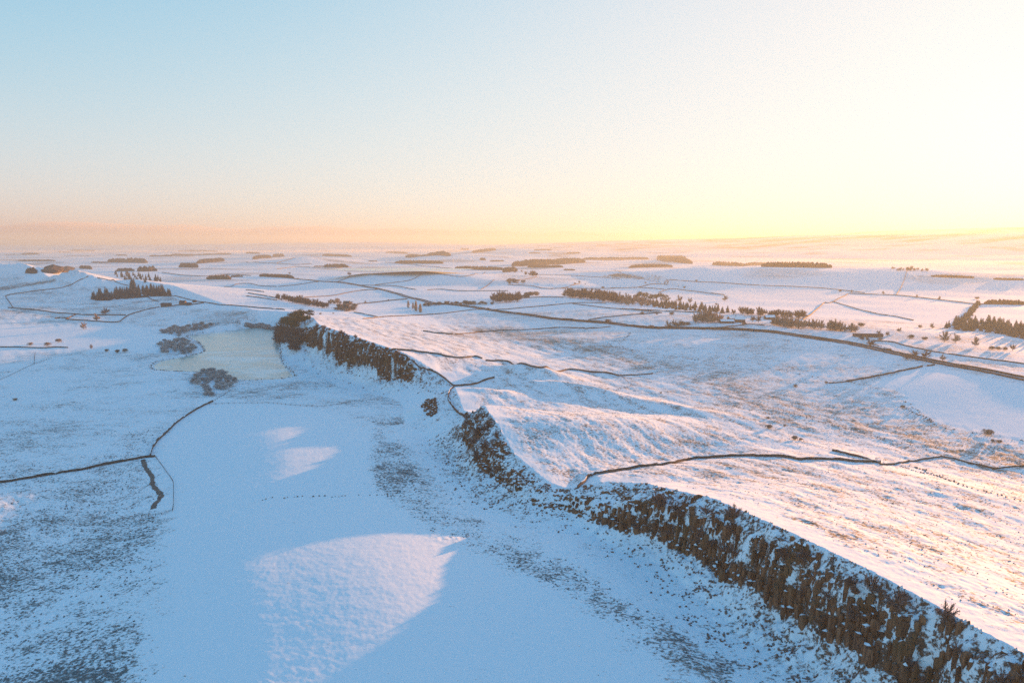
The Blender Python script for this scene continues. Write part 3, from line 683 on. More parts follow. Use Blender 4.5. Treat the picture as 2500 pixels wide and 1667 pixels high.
def ground_material():
    m, n, l, p = nodes('snowy_ground')
    geo = n.new('ShaderNodeNewGeometry')
    at = n.new('ShaderNodeVertexColor')
    at.layer_name = 'mask'
    sep = n.new('ShaderNodeSeparateColor')
    l.new(at.outputs['Color'], sep.inputs[0])
    bare, tone, rock = sep.outputs[0], sep.outputs[1], sep.outputs[2]
    # tufts lie roughly along the wind: stretch the coordinates a little
    mp = n.new('ShaderNodeMapping')
    mp.inputs['Rotation'].default_value = (0, 0, math.radians(20))
    mp.inputs['Scale'].default_value = (.62, 1.0, 1.0)
    l.new(geo.outputs['Position'], mp.inputs['Vector'])
    v = mp.outputs[0]
    fine = noise_node(n, l, v, .95, 4, .65)
    mid = noise_node(n, l, v, .16, 3, .6)
    big = noise_node(n, l, v, .018, 3, .6)
    # ragged tufts: fine noise against a threshold set by how bare the ground is
    s = math_node(n, l, 'ADD', math_node(n, l, 'MULTIPLY', fine, .62), math_node(n, l, 'MULTIPLY', mid, .25))
    s = math_node(n, l, 'ADD', s, math_node(n, l, 'MULTIPLY', big, .13))
    th = math_node(n, l, 'ADD', s, math_node(n, l, 'MULTIPLY', bare, .42))
    fac = ramp_node(n, l, th, .63, .75)
    straw = mix_node(n, l, mid, (.17, .125, .085), (.27, .20, .14))
    rush = mix_node(n, l, fine, (.075, .105, .125), (.14, .17, .17))
    grass = mix_node(n, l, tone, rush, straw)
    rk = mix_node(n, l, fine, (.026, .014, .009), (.085, .048, .030))
    cov = mix_node(n, l, rock, grass, rk)
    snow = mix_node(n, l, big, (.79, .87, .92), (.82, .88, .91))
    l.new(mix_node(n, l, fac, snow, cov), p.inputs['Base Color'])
    p.inputs['Roughness'].default_value = .85
    p.inputs['Specular IOR Level'].default_value = .15
    b = n.new('ShaderNodeBump')
    b.inputs['Strength'].default_value = .55
    b.inputs['Distance'].default_value = .35
    hgt = math_node(n, l, 'ADD', math_node(n, l, 'MULTIPLY', s, math_node(n, l, 'ADD', bare, .32)), math_node(n, l, 'MULTIPLY', fac, .25))
    l.new(hgt, b.inputs['Height'])
    l.new(b.outputs[0], p.inputs['Normal'])
    return m


# ---------------------------------------------------------------- the ground: one sheet out to the horizon
def make_ground():
    # rows: rings round the camera's foot; columns: bearings, fine inside the view, coarse outside
    r = [1.0]
    while r[-1] < 105:
        r.append(r[-1] * 1.25)
    r[-1] = 105.0
    while r[-1] < 31000:
        q = r[-1]
        step = min(q * .0135, (q * q + 138 ** 2) / 138 * .00146 * ROWK)
        if q > 9000:
            step = q * .022
        r.append(q + step)
    r = np.array(r)
    az_in = np.radians(np.linspace(-41.5, 41.5, NAZ))
    az_r = np.radians(np.concatenate([np.linspace(41.9, 60, 60), np.linspace(61.5, 178.5, 79)]))
    az = np.concatenate([-az_r[::-1], az_in, az_r])
    A, Rr = np.meshgrid(az, r)
    x, y = (Rr * np.sin(A)).ravel(), (Rr * np.cos(A)).ravel()
    z, mask = surface(x, y)
    nr, na = len(r), len(az)
    co = np.stack([x, y, z], 1)
    co = np.concatenate([co, [[0, 0, z[:na].mean()]]])
    i = np.arange(nr - 1)[:, None] * na
    j = np.arange(na)[None, :]
    j2 = (j + 1) % na
    quads = np.stack([i + j, i + j2, i + na + j2, i + na + j], -1).reshape(-1, 4)
    tris = np.stack([np.full(na, nr * na), np.roll(np.arange(na), -1), np.arange(na)], 1)
    quads = quads[:, ::-1]
    tris = tris[:, ::-1]
    me = bpy.data.meshes.new('ground')
    me.vertices.add(len(co))
    me.vertices.foreach_set('co', co.astype(np.float32).ravel())
    li = np.concatenate([quads.ravel(), tris.ravel()]).astype(np.int32)
    me.loops.add(len(li))
    me.loops.foreach_set('vertex_index', li)
    nq, nt = len(quads), len(tris)
    me.polygons.add(nq + nt)
    me.polygons.foreach_set('loop_start', np.concatenate([np.arange(nq) * 4, nq * 4 + np.arange(nt) * 3]).astype(np.int32))
    me.polygons.foreach_set('use_smooth', np.ones(nq + nt, bool))
    me.update(calc_edges=True)
    ca = me.color_attributes.new('mask', 'FLOAT_COLOR', 'POINT')
    mk = np.concatenate([mask, [[0, 0, 0, 1]]]).astype(np.float32)
    ca.data.foreach_set('color', mk.ravel())
    o = bpy.data.objects.new('ground', me)
    COL.objects.link(o)
    me.materials.append(ground_material())
    o['kind'] = 'structure'
    o['label'] = 'snow covered fields, moor and crag slopes out to the horizon'
    return o


NAZ, ROWK = 1050, 1.0


def surface(x, y):
    z, d, s2, cliff, upper, lk, zc, pl, fb = height(x, y, True)
    r = np.hypot(x, y)
    bare = np.full(x.shape, .10)
    tone = np.full(x.shape, .75)
    rock = np.zeros(x.shape)
    left = d < 0
    talus_zone = left & (s2 < 60) & (y < 1200)
    # rough pasture and rushes on the low ground to the left
    patch = perlin(x / 70, y / 45, 41) * .5 + perlin(x / 22, y / 14, 42) * .3
    low = left & (s2 > 45)
    bare = np.where(low, .30 + patch * .30, bare)
    tone = np.where(low, .12 + .3 * (perlin(x / 60, y / 60, 43) > .25), tone)
    # dip slope: grass showing in drawn out streaks
    ls, lp = x * -.45 + y * .89, x * .89 + y * .45
    st = perlin(ls / 40, lp / 9, 51) * .6 + perlin(ls / 15, lp / 4, 52) * .4
    dip = sstep(2, 20, d) * sstep(340, 240, d) * (y < 1100)
    bare = bare + dip * (.21 + st * .26)
    right = sstep(200, 300, d) * (r < 1300)
    bare = bare + right * (.22 + patch * .2)
    fx = np.interp(r, [1300, 2200], [0, 1])
    bare = bare + fx * (.06 + .30 * sstep(.12, .5, perlin(x / 420, y / 260, 55))) * np.interp(r, [1300, 4000, 15000], [.5, 1, 1.1])
    for key, b, t, soft in FIELD_MASKS:
        q = sstep(-soft, soft, dist_poly(x, y, FIELDS[key]) + perlin(x / 9, y / 9, 45) * soft * .8)
        bare = bare + (b + (patch * .25 if b > .2 else 0) - bare) * q
        tone = tone + (t - tone) * q
    # slopes of the crag
    T = np.clip((zc - pl) / 20, 0, 1)
    tal = left * sstep(46, 8, s2) * sstep(1250, 1000, y) * T
    bare = bare + tal * np.where(cliff > .05, .36, .30)
    tone = tone + (.65 - tone) * tal
    rock = np.maximum(rock, cliff * np.clip(fb * 2.4, 0, 1) * T * (y < 1200))
    bare = np.where(rock > .5, np.maximum(bare, .30 + rock * .40), bare)
    speck = perlin(x / 3.4, y / 3.4, 47) * .6 + perlin(x / 1.6, y / 1.6, 48) * .5
    bare = bare + tal * (rock < .5) * speck * .42
    rock = np.maximum(rock, tal * .75)
    bare = bare + sstep(7000, 9000, r) * sstep(-.1, .3, np.arctan2(x, y)) * (.24 + .36 * perlin(x / 1300, y / 420, 57))  # golden glow of the far right moor painted as extra brown, in uneven bands
    # micro relief
    fade = np.interp(r, [100, 250, 500, 900], [1, 1, .75, 0])
    rough = np.clip(bare, .045, .8)
    z = z + fade * dip * perlin(ls / 9, lp / 2.6, 53) * .16
    z = z + fade * rough * (perlin(x / 1.7, y / 1.3, 31) * .55 + perlin(x / 4.1, y / 3.1, 32) * .75)
    z = z + rough * perlin(x / 11, y / 9, 33) * 1.1 * np.interp(r, [100, 500, 1500, 3000], [.6, 1, 1.2, 0]) * (lk < -10)
    z = z + np.where(left, sstep(.2, .8, rock), 0) * fade * (perlin(x / 3, y / 3, 34) * 1.6)
    return z, np.stack([bare, tone, rock, np.ones_like(bare)], 1)


def build_haze():
    S, top = 40000.0, 345.0
    bm = bmesh.new()
    bmesh.ops.create_cube(bm, size=1)
    for v in bm.verts:
        v.co = Vector((v.co.x * 2 * S, v.co.y * 2 * S, -60 if v.co.z < 0 else top))
    me = bpy.data.meshes.new('haze')
    bm.to_mesh(me)
    o = bpy.data.objects.new('haze', me)
    COL.objects.link(o)
    m = bpy.data.materials.new('haze')
    m.use_nodes = True
    n, l = m.node_tree.nodes, m.node_tree.links
    n.remove(n['Principled BSDF'])
    v = n.new('ShaderNodeVolumePrincipled')
    v.inputs['Color'].default_value = (.50, .565, .555, 1)
    v.inputs['Density'].default_value = HAZE
    v.inputs['Anisotropy'].default_value = .37
    l.new(v.outputs[0], n['Material Output'].inputs['Volume'])
    me.materials.append(m)
    o['kind'] = 'stuff'
    o['label'] = 'thin peach winter haze over the whole valley'


# ---------------------------------------------------------------- materials of things
def simple(name, c1, c2, scale=1.0, rough=.85, vary=.25, frost=0.0, frostc=(.62, .66, .72)):
    m, n, l, p = nodes(name)
    tc = n.new('ShaderNodeTexCoord')
    geo = n.new('ShaderNodeNewGeometry')
    info = n.new('ShaderNodeObjectInfo')
    f = noise_node(n, l, geo.outputs['Position'], scale, 3, .6)
    f = ramp_node(n, l, f, .35, .65)
    c = mix_node(n, l, f, c1, c2)
    hs = n.new('ShaderNodeHueSaturation')
    v = math_node(n, l, 'ADD', math_node(n, l, 'MULTIPLY', info.outputs['Random'], vary * 2), 1 - vary)
    l.new(v, hs.inputs['Value'])
    l.new(c, hs.inputs['Color'])
    c = hs.outputs[0]
    if frost:
        sp = n.new('ShaderNodeSeparateXYZ')
        l.new(geo.outputs['True Normal'], sp.inputs[0])
        up = math_node(n, l, 'ABSOLUTE', sp.outputs[2])
        fz = noise_node(n, l, geo.outputs['Position'], scale * 1.7, 2, .5)
        k = math_node(n, l, 'MULTIPLY', ramp_node(n, l, math_node(n, l, 'ADD', math_node(n, l, 'MULTIPLY', up, .5), fz), .5, .95), frost)
        c = mix_node(n, l, k, c, frostc)
    l.new(c, p.inputs['Base Color'])
    p.inputs['Roughness'].default_value = rough
    p.inputs['Specular IOR Level'].default_value = .2
    return m


def mesh_obj(name, verts, faces, mats, parent=None, mi=None, smooth=False, kind=None, label=None, cat=None, group=None):
    me = bpy.data.meshes.new(name)
    me.from_pydata([tuple(v) for v in verts], [], [tuple(f) for f in faces])
    for m in (mats if isinstance(mats, (list, tuple)) else [mats]):
        me.materials.append(m)
    if mi is not None:
        me.polygons.foreach_set('material_index', mi)
    if smooth:
        me.polygons.foreach_set('use_smooth', [True] * len(me.polygons))
    me.update()
    o = bpy.data.objects.new(name, me)
    COL.objects.link(o)
    if parent is not None:
        o.parent = parent
    tag(o, label, cat, group, kind)
    return o


def tag(o, label=None, cat=None, group=None, kind=None):
    for k, v in (('label', label), ('category', cat), ('group', group), ('kind', kind)):
        if v:
            o[k] = v
    return o


def smooth_line(pts, step):
    """Catmull-Rom through the plan points, resampled about every step metres"""
    P = np.array(pts, float)
    if len(P) == 2:
        n = max(2, int(np.hypot(*(P[1] - P[0])) / step) + 1)
        return P[0] + (P[1] - P[0]) * np.linspace(0, 1, n)[:, None]
    Q = np.vstack([2 * P[0] - P[1], P, 2 * P[-1] - P[-2]])
    out = []
    for i in range(1, len(Q) - 2):
        p0, p1, p2, p3 = Q[i - 1], Q[i], Q[i + 1], Q[i + 2]
        n = max(1, int(np.hypot(*(p2 - p1)) / step))
        t = np.arange(n)[:, None] / n
        # limited tangents so that uneven spacing does not loop
        m1, m2 = (p2 - p0) * .5, (p3 - p1) * .5
        L = np.hypot(*(p2 - p1)) + 1e-6
        m1 *= min(1, L / (np.hypot(*m1) + 1e-6))
        m2 *= min(1, L / (np.hypot(*m2) + 1e-6))
        out.append((2 * t ** 3 - 3 * t ** 2 + 1) * p1 + (t ** 3 - 2 * t ** 2 + t) * m1 + (-2 * t ** 3 + 3 * t ** 2) * p2 + (t ** 3 - t ** 2) * m2)
    out.append(P[-1:])
    return np.vstack(out)


def side_normals(c):
    t = np.gradient(c, axis=0)
    t /= (np.hypot(t[:, 0], t[:, 1])[:, None] + 1e-9)
    return np.stack([-t[:, 1], t[:, 0]], 1)


def ground_z(x, y):
    return surface(np.atleast_1d(np.asarray(x, float)), np.atleast_1d(np.asarray(y, float)))[0]


def strip(c, offs, dz, seed=0):
    """rows of points at sideways offsets, draped on the ground: returns verts (n, k, 3)"""
    nrm = side_normals(c)
    res = []
    for o_, h_ in zip(offs, dz):
        xy = c + nrm * (np.asarray(o_)[..., None] if np.ndim(o_) else o_)
        z = ground_z(xy[:, 0], xy[:, 1]) + h_
        res.append(np.column_stack([xy, z]))
    return np.stack(res, 1)


def grid_faces(n, k, base=0):
    f = []
    for i in range(n - 1):
        for j in range(k - 1):
            a = base + i * k + j
            f.append((a, a + k, a + k + 1, a + 1))
    return f


def rnd_in_poly(poly, n, rg, gap=0):
    P = np.array(poly, float)
    lo, hi = P.min(0), P.max(0)
    out = []
    tries = 0
    while len(out) < n and tries < 400:
        q = lo + rg.rand(400, 2) * (hi - lo)
        q = q[in_poly(q[:, 0], q[:, 1], poly)]
        for p in q:
            if len(out) < n and (gap == 0 or tries > 40 or all((p[0] - o_[0]) ** 2 + (p[1] - o_[1]) ** 2 > gap * gap for o_ in out)):
                out.append(p)
        tries += 1
    return out


# ---------------------------------------------------------------- lough, road, track, stream
def build_lough():
    m, n, l, p = nodes('lake_ice')
    geo = n.new('ShaderNodeNewGeometry')
    mp = n.new('ShaderNodeMapping')
    mp.inputs['Rotation'].default_value = (0, 0, math.radians(-35))
    mp.inputs['Scale'].default_value = (.6, 1.3, 1)
    l.new(geo.outputs['Position'], mp.inputs['Vector'])
    f = noise_node(n, l, mp.outputs[0], .02, 6, .62)
    f.node.inputs['Distortion'].default_value = 1.2
    g = noise_node(n, l, geo.outputs['Position'], .006, 3, .5)
    c = mix_node(n, l, ramp_node(n, l, f, .42, .60), (.30, .42, .41), (.62, .73, .73))
    c = mix_node(n, l, ramp_node(n, l, g, .4, .65), c, (.42, .53, .49))
    l.new(c, p.inputs['Base Color'])
    l.new(math_node(n, l, 'ADD', math_node(n, l, 'MULTIPLY', f, .3), .08), p.inputs['Roughness'])
    p.inputs['IOR'].default_value = 1.31
    P = np.array(LOUGH, float)
    c = P.mean(0)
    out = smooth_line(np.vstack([P, P[:1]]), 14)[:-1]
    d = out - c
    out = out + d / np.hypot(d[:, 0], d[:, 1])[:, None] * 9
    bm = bmesh.new()
    vs = [bm.verts.new((x, y, .45)) for x, y in out]
    f = bm.faces.new(vs)
    if f.normal.z < 0:
        f.normal_flip()
    bmesh.ops.triangulate(bm, faces=bm.faces[:])
    me = bpy.data.meshes.new('lake')
    bm.to_mesh(me)
    me.materials.append(m)
    o = bpy.data.objects.new('lake', me)
    COL.objects.link(o)
    tag(o, 'frozen pale green lake lying under the far crag', None, None, 'structure')
    # small frozen pool far off
    a = np.linspace(0, 2 * np.pi, 25)[:-1]
    px, py = POOL
    zz = ground_z([px], [py])[0]
    v = [(px + 250 * math.cos(t) * (1 + .12 * math.sin(3 * t)), py + 130 * math.sin(t), zz + 9) for t in a]
    mesh_obj('pond', v, [tuple(range(24))], m, kind='structure', label='small pale frozen pool far off in the fields')


def ribbon(name, pts, step, half, mat, lift, label, rows=None):
    c = smooth_line(pts, step)
    k = 5
    offs = np.linspace(-half, half, k)
    v = strip(c, offs, [lift] * k)
    v[:, :, 2] = v[:, :, 2].max(1, keepdims=True) * .6 + v[:, :, 2] * .4
    return mesh_obj(name, v.reshape(-1, 3), grid_faces(len(c), k), mat, kind='structure', label=label, smooth=True)


def build_roads():
    m = simple('road_surface', (.26, .24, .24), (.50, .56, .62), .06, .8, 0)
    ribbon('road', ROAD, 6, 3.0, m, .28, 'main road crossing the valley between dark walls')
    ribbon('track', TRACK, 8, 2.2, m, .3, 'farm track slanting up beyond the long wood')
    m2 = simple('stream_bank', (.03, .03, .035), (.10, .09, .08), .3, .5, 0)
    c = smooth_line(STREAM, 2.0)
    rg = np.random.RandomState(5)
    wj = 1.0 + rg.rand(len(c)) * 1.0
    v = strip(c, [-wj * .9, -wj * .35, wj * .35, wj * .9], [.12, .16, .16, .12])
    mesh_obj('stream', v.reshape(-1, 3), grid_faces(len(c), 4), m2, kind='structure', label='dark winding stream ditch in the rushy foreground pasture')


# ---------------------------------------------------------------- dry stone walls and fences
def build_walls():
    stone = simple('wall_stone', (.055, .042, .036), (.15, .12, .10), .9, .9, .12)
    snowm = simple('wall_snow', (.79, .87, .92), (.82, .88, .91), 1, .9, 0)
    lines = [(p, h, lab, None) for p, h, lab in WALLS]
    c = smooth_line(ROAD, 20)
    nr = side_normals(c)
    lines.append((c - nr * 5.2, 1.5, 'continuous dark wall on the near side of the main road', 20))
    lines.append((c + nr * 5.0, 1.5, 'continuous dark wall on the far side of the main road', 20))
    for i, (pts, h, lab, raw) in enumerate(lines):
        P = np.array(pts, float)
        dist = np.hypot(P[:, 0], P[:, 1]).mean()
        step = float(np.clip(dist / 260, 1.4, 9))
        c = smooth_line(P, min(step, np.hypot(*(P[-1] - P[0])) / 12))
        rg = np.random.RandomState(100 + i)
        n = len(c)
        jit = rg.randn(n) * .10
        jit = np.convolve(jit, [.25, .5, .25], 'same')
        c = c + side_normals(c) * (np.convolve(rg.randn(n) * .2, np.ones(5) / 5, 'same'))[:, None]
        wide = .75
        hh = h * (1 + jit) * (1 + .0 * dist)
        if dist > 1500:
            hh = hh * 1.25
        low = rg.rand(n) < .015
        hh = np.where(low, hh * .45, hh)
        b, t = wide * .62, wide * .40
        nr2 = side_normals(c)
        zc = ground_z(c[:, 0], c[:, 1])
        v = []
        for o_, z_ in ((-b, -.5), (-t, None), (0, 'm'), (t, None), (b, -.5)):
            xy = c + nr2 * o_
            top = zc + hh + (0.08 if z_ == 'm' else 0)
            v.append(np.column_stack([xy, zc - .6 if z_ == -.5 else top]))
        v = np.stack(v, 1).reshape(-1, 3)
        f = grid_faces(n, 5)
        e = (n - 1) * 5
        f += [(0, 1, 2, 3, 4), (e + 4, e + 3, e + 2, e + 1, e)]
        w_ = mesh_obj('dry_stone_wall', v, f, stone, label=lab, cat='wall', group='dry stone walls between the fields')
        # snow lying along the coping, broken where it has blown off
        if dist < 1300:
            sv, sf = [], []
            run = []
            keep = np.convolve(rg.rand(n), np.ones(4) / 4, 'same') > (.42 if h < 1.8 else .36)
            for k in range(n):
                if keep[k]:
                    run.append(k)
                if run and (not keep[k] or k == n - 1):
                    if len(run) > 1:
                        b0 = len(sv)
                        for q in run:
                            for o_, z_ in ((-t * .95, .0), (-t * .6, .13), (t * .6, .13), (t * .95, .0)):
                                sv.append((c[q, 0] + nr2[q, 0] * o_, c[q, 1] + nr2[q, 1] * o_, zc[q] + hh[q] + .03 + z_))
                        sf += grid_faces(len(run), 4, b0)
                    run = []
            if sf:
                mesh_obj('snow_cap', sv, sf, snowm, parent=w_)


def build_fences():
    wood = simple('fence_wood', (.045, .038, .034), (.10, .085, .075), 2, .9, .1)
    posts = {}
    for pts, lab in FENCES:
        P = np.array(pts, float)
        dist = np.hypot(P[:, 0], P[:, 1]).mean()
        step = 3.2 if dist < 500 else 5.0
        c = smooth_line(P, step)
        z = ground_z(c[:, 0], c[:, 1])
        a = .10 if dist < 500 else .15
        if dist not in posts:
            v, f = [], []
            box(v, f, -a, a, -a, a, -.4, 1.25)
            me = bpy.data.meshes.new('post')
            me.from_pydata(v, [], f)
            me.materials.append(wood)
            posts[dist] = me
        o = bpy.data.objects.new('fence', None)
        COL.objects.link(o)
        o.location = (c[0, 0], c[0, 1], z[0])
        tag(o, lab, 'fence', 'post and wire fences')
        for i in range(len(c)):
            q = bpy.data.objects.new('post', posts[dist])
            COL.objects.link(q)
            q.parent = o
            q.location = (c[i, 0] - c[0, 0], c[i, 1] - c[0, 1], z[i] - z[0])
            q.rotation_euler = (0, 0, i * 1.3)
        v, f = [], []
        for hw in (.45, .8, 1.12):
            b = len(v)
            for i in range(len(c)):
                for dz in (-.035, .035):
                    v.append((c[i, 0] - c[0, 0], c[i, 1] - c[0, 1], z[i] - z[0] + hw + dz))
            f += grid_faces(len(c), 2, b)
        mesh_obj('wire', v, f, wood, parent=o)


# ---------------------------------------------------------------- plants
class Tri:
    def __init__(self):
        self.v, self.f = [], []

    def tri(self, a, b, c):
        i = len(self.v)
        self.v += [a, b, c]
        self.f.append((i, i + 1, i + 2))

    def cone(self, p0, p1, r0, r1, k=5):
        p0, p1 = Vector(p0), Vector(p1)
        ax = (p1 - p0).normalized()
        u = ax.orthogonal().normalized()
        w_ = ax.cross(u)
        i = len(self.v)
        for p, r in ((p0, r0), (p1, r1)):
            for j in range(k):
                a = 2 * math.pi * j / k
                self.v.append(p + (u * math.cos(a) + w_ * math.sin(a)) * r)
        for j in range(k):
            self.f.append((i + j, i + (j + 1) % k, i + k + (j + 1) % k, i + k + j))

    def blade(self, p, d, length, width, rg):
        d = Vector(d).normalized()
        s = d.cross(Vector((rg.gauss(0, 1), rg.gauss(0, 1), rg.gauss(0, 1)))).normalized() * width
        p = Vector(p)
        self.tri(p - s, p + s, p + d * length)

    def leaf(self, p, size, rg, flat=1.0):
        a = Vector((rg.gauss(0, 1), rg.gauss(0, 1), rg.gauss(0, flat))).normalized()
        b = a.cross(Vector((rg.gauss(0, 1), rg.gauss(0, 1), rg.gauss(0, 1)))).normalized()
        p = Vector(p)
        self.tri(p + a * size, p - a * size * .6 + b * size * .7, p - a * size * .6 - b * size * .7)

    def mesh(self, name, mat):
        me = bpy.data.meshes.new(name)
        me.from_pydata([tuple(v) for v in self.v], [], self.f)
        me.materials.append(mat)
        return me


def make_conifer(seed):
    rg = random.Random(seed)
    t, c = Tri(), Tri()
    t.cone((0, 0, -.06), (0, 0, .9), .022, .006, 5)
    n = 11
    for k in range(n):
        h = .07 + .86 * k / (n - 1)
        R = .27 * (1 - h) ** .72 * rg.uniform(.8, 1.15) + .012
        nb = 11 if k < 7 else 7
        a0 = rg.random() * 6
        for j in range(nb):
            a = a0 + 2 * math.pi * (j + rg.uniform(-.3, .3)) / nb
            r = R * rg.uniform(.65, 1.25)
            tip = Vector((r * math.cos(a), r * math.sin(a), h - R * .35))
            s = Vector((-math.sin(a), math.cos(a), 0)) * r * .42
            root = Vector((0, 0, h + .045))
            mid = root.lerp(tip, .62) + Vector((0, 0, .012))
            c.tri(root, mid - s, tip)
            c.tri(root, tip, mid + s)
            c.tri(mid - s, mid + s, tip + Vector((0, 0, -.03)))
    return t, c


def branchy(rg, spread, crown_lo, crown_hi, twigs, tw_len, tw_w, tall=1.0, leaf=0):
    t, c = Tri(), Tri()
    t.cone((0, 0, -.06), (rg.uniform(-.02, .02), 0, crown_lo + .2), .028, .014, 5)
    tips = []
    for k in range(13):
        a = 2 * math.pi * (k * 5 + rg.random()) / 13
        h0 = crown_lo * rg.uniform(.7, 1.5)
        hz = rg.uniform(.12, .96)
        rad = spread * math.sqrt(max(.06, 1 - (2 * hz - .92) ** 2)) * rg.uniform(.6, 1)
        e = Vector((rad * math.cos(a), rad * math.sin(a), crown_lo + (crown_hi - crown_lo) * hz))
        t.cone((0, 0, min(h0, .5)), e, .013, .004, 3)
        tips.append((Vector((0, 0, min(h0, .5))), e))
    mid = (crown_lo + crown_hi) / 2
    for k in range(twigs):
        # twigs reach out from the limbs to an uneven dome
        b0, e = rg.choice(tips)
        p = b0.lerp(e, rg.uniform(.35, 1.0))
        d = Vector((p.x * 1.4 + rg.gauss(0, .13), p.y * 1.4 + rg.gauss(0, .13), (p.z - crown_lo) * .9 + rg.gauss(.05, .14)))
        L = tw_len * rg.uniform(.6, 1.5)
        c.blade(p, d, L, tw_w, rg)
        if leaf:
            c.leaf(p + d.normalized() * L * rg.uniform(.5, 1), leaf * rg.uniform(.6, 1.3), rg)
    return t, c


def make_bare(seed):
    return branchy(random.Random(seed), .40, .20, 1.0, 620, .20, .012, leaf=.032)


def make_frosted(seed):
    return branchy(random.Random(seed), .40, .14, 1.0, 700, .20, .015, leaf=.040)


def make_poplar(seed):
    rg = random.Random(seed)
    t, c = Tri(), Tri()
    t.cone((0, 0, -.05), (0, 0, .9), .02, .005, 5)
    for k in range(420):
        h = rg.uniform(.06, 1.0)
        R = .17 * math.sin(min(1, h * 1.25 + .12) * math.pi * .92) ** .6 * rg.random() ** .5 if h < .78 else .13 * (1 - h) / .22 * rg.random()
        a = rg.uniform(0, 6.283)
        p = (R * math.cos(a), R * math.sin(a), h)
        c.blade(p, (math.cos(a) * .5, math.sin(a) * .5, 1), .13, .012, rg)
        c.leaf(p, .03, rg)
    return t, c


def make_bush(seed):
    rg = random.Random(seed)
    t, c = Tri(), Tri()
    lobes = [(rg.uniform(-.26, .26), rg.uniform(-.26, .26), rg.uniform(.3, .62), rg.uniform(.28, .42)) for _ in range(6)]
    for k in range(6):
        a = rg.uniform(0, 6.283)
        t.cone((0, 0, -.12), (.3 * math.cos(a), .3 * math.sin(a), .6), .03, .008, 3)
    for k in range(620):
        lx, ly, lz, lr = rg.choice(lobes)
        d = Vector((rg.gauss(0, 1), rg.gauss(0, 1), rg.gauss(.25, .8))).normalized()
        p = Vector((lx, ly, lz)) + d * lr * (rg.random() ** .3)
        if p.z < 0.0:
            p.z = rg.uniform(.0, .15)
        c.blade(p - d * .1, d, .18, .022, rg)
        c.leaf(p, .055 * rg.uniform(.6, 1.3), rg)
    return t, c


def make_pine(seed):
    rg = random.Random(seed)
    t, c = Tri(), Tri()
    t.cone((0, 0, -.08), (.03, .02, .72), .026, .014, 5)
    for k in range(9):
        a = 2 * math.pi * k / 9 + rg.uniform(-.3, .3)
        r = rg.uniform(.10, .34)
        z = rg.uniform(.58, .9) - r * .25
        q = Vector((r * math.cos(a), r * math.sin(a), z))
        t.cone((.02, .01, z * .72), q, .011, .004, 3)
        for j in range(42):
            c.leaf(q + Vector((rg.gauss(0, .085), rg.gauss(0, .085), rg.gauss(.02, .04))), .040 * rg.uniform(.6, 1.3), rg, .5)
    for j in range(60):
        c.leaf(Vector((rg.gauss(0, .12), rg.gauss(0, .12), rg.gauss(.88, .05))), .042, rg, .5)
    return t, c


KIND_NAMES = {'conifer': ('conifer_tree', 'tree'), 'bare_tree': ('bare_tree', 'tree'), 'frosted_tree': ('frosted_tree', 'tree'), 'poplar': ('poplar_tree', 'tree'),
              'shrub': ('bush', 'bush'), 'willow': ('willow_bush', 'bush'), 'pine': ('pine_tree', 'tree'), 'birch': ('birch_tree', 'tree'), 'hazed': ('haze_glow_conifer', 'tree')}
PROTO = {}


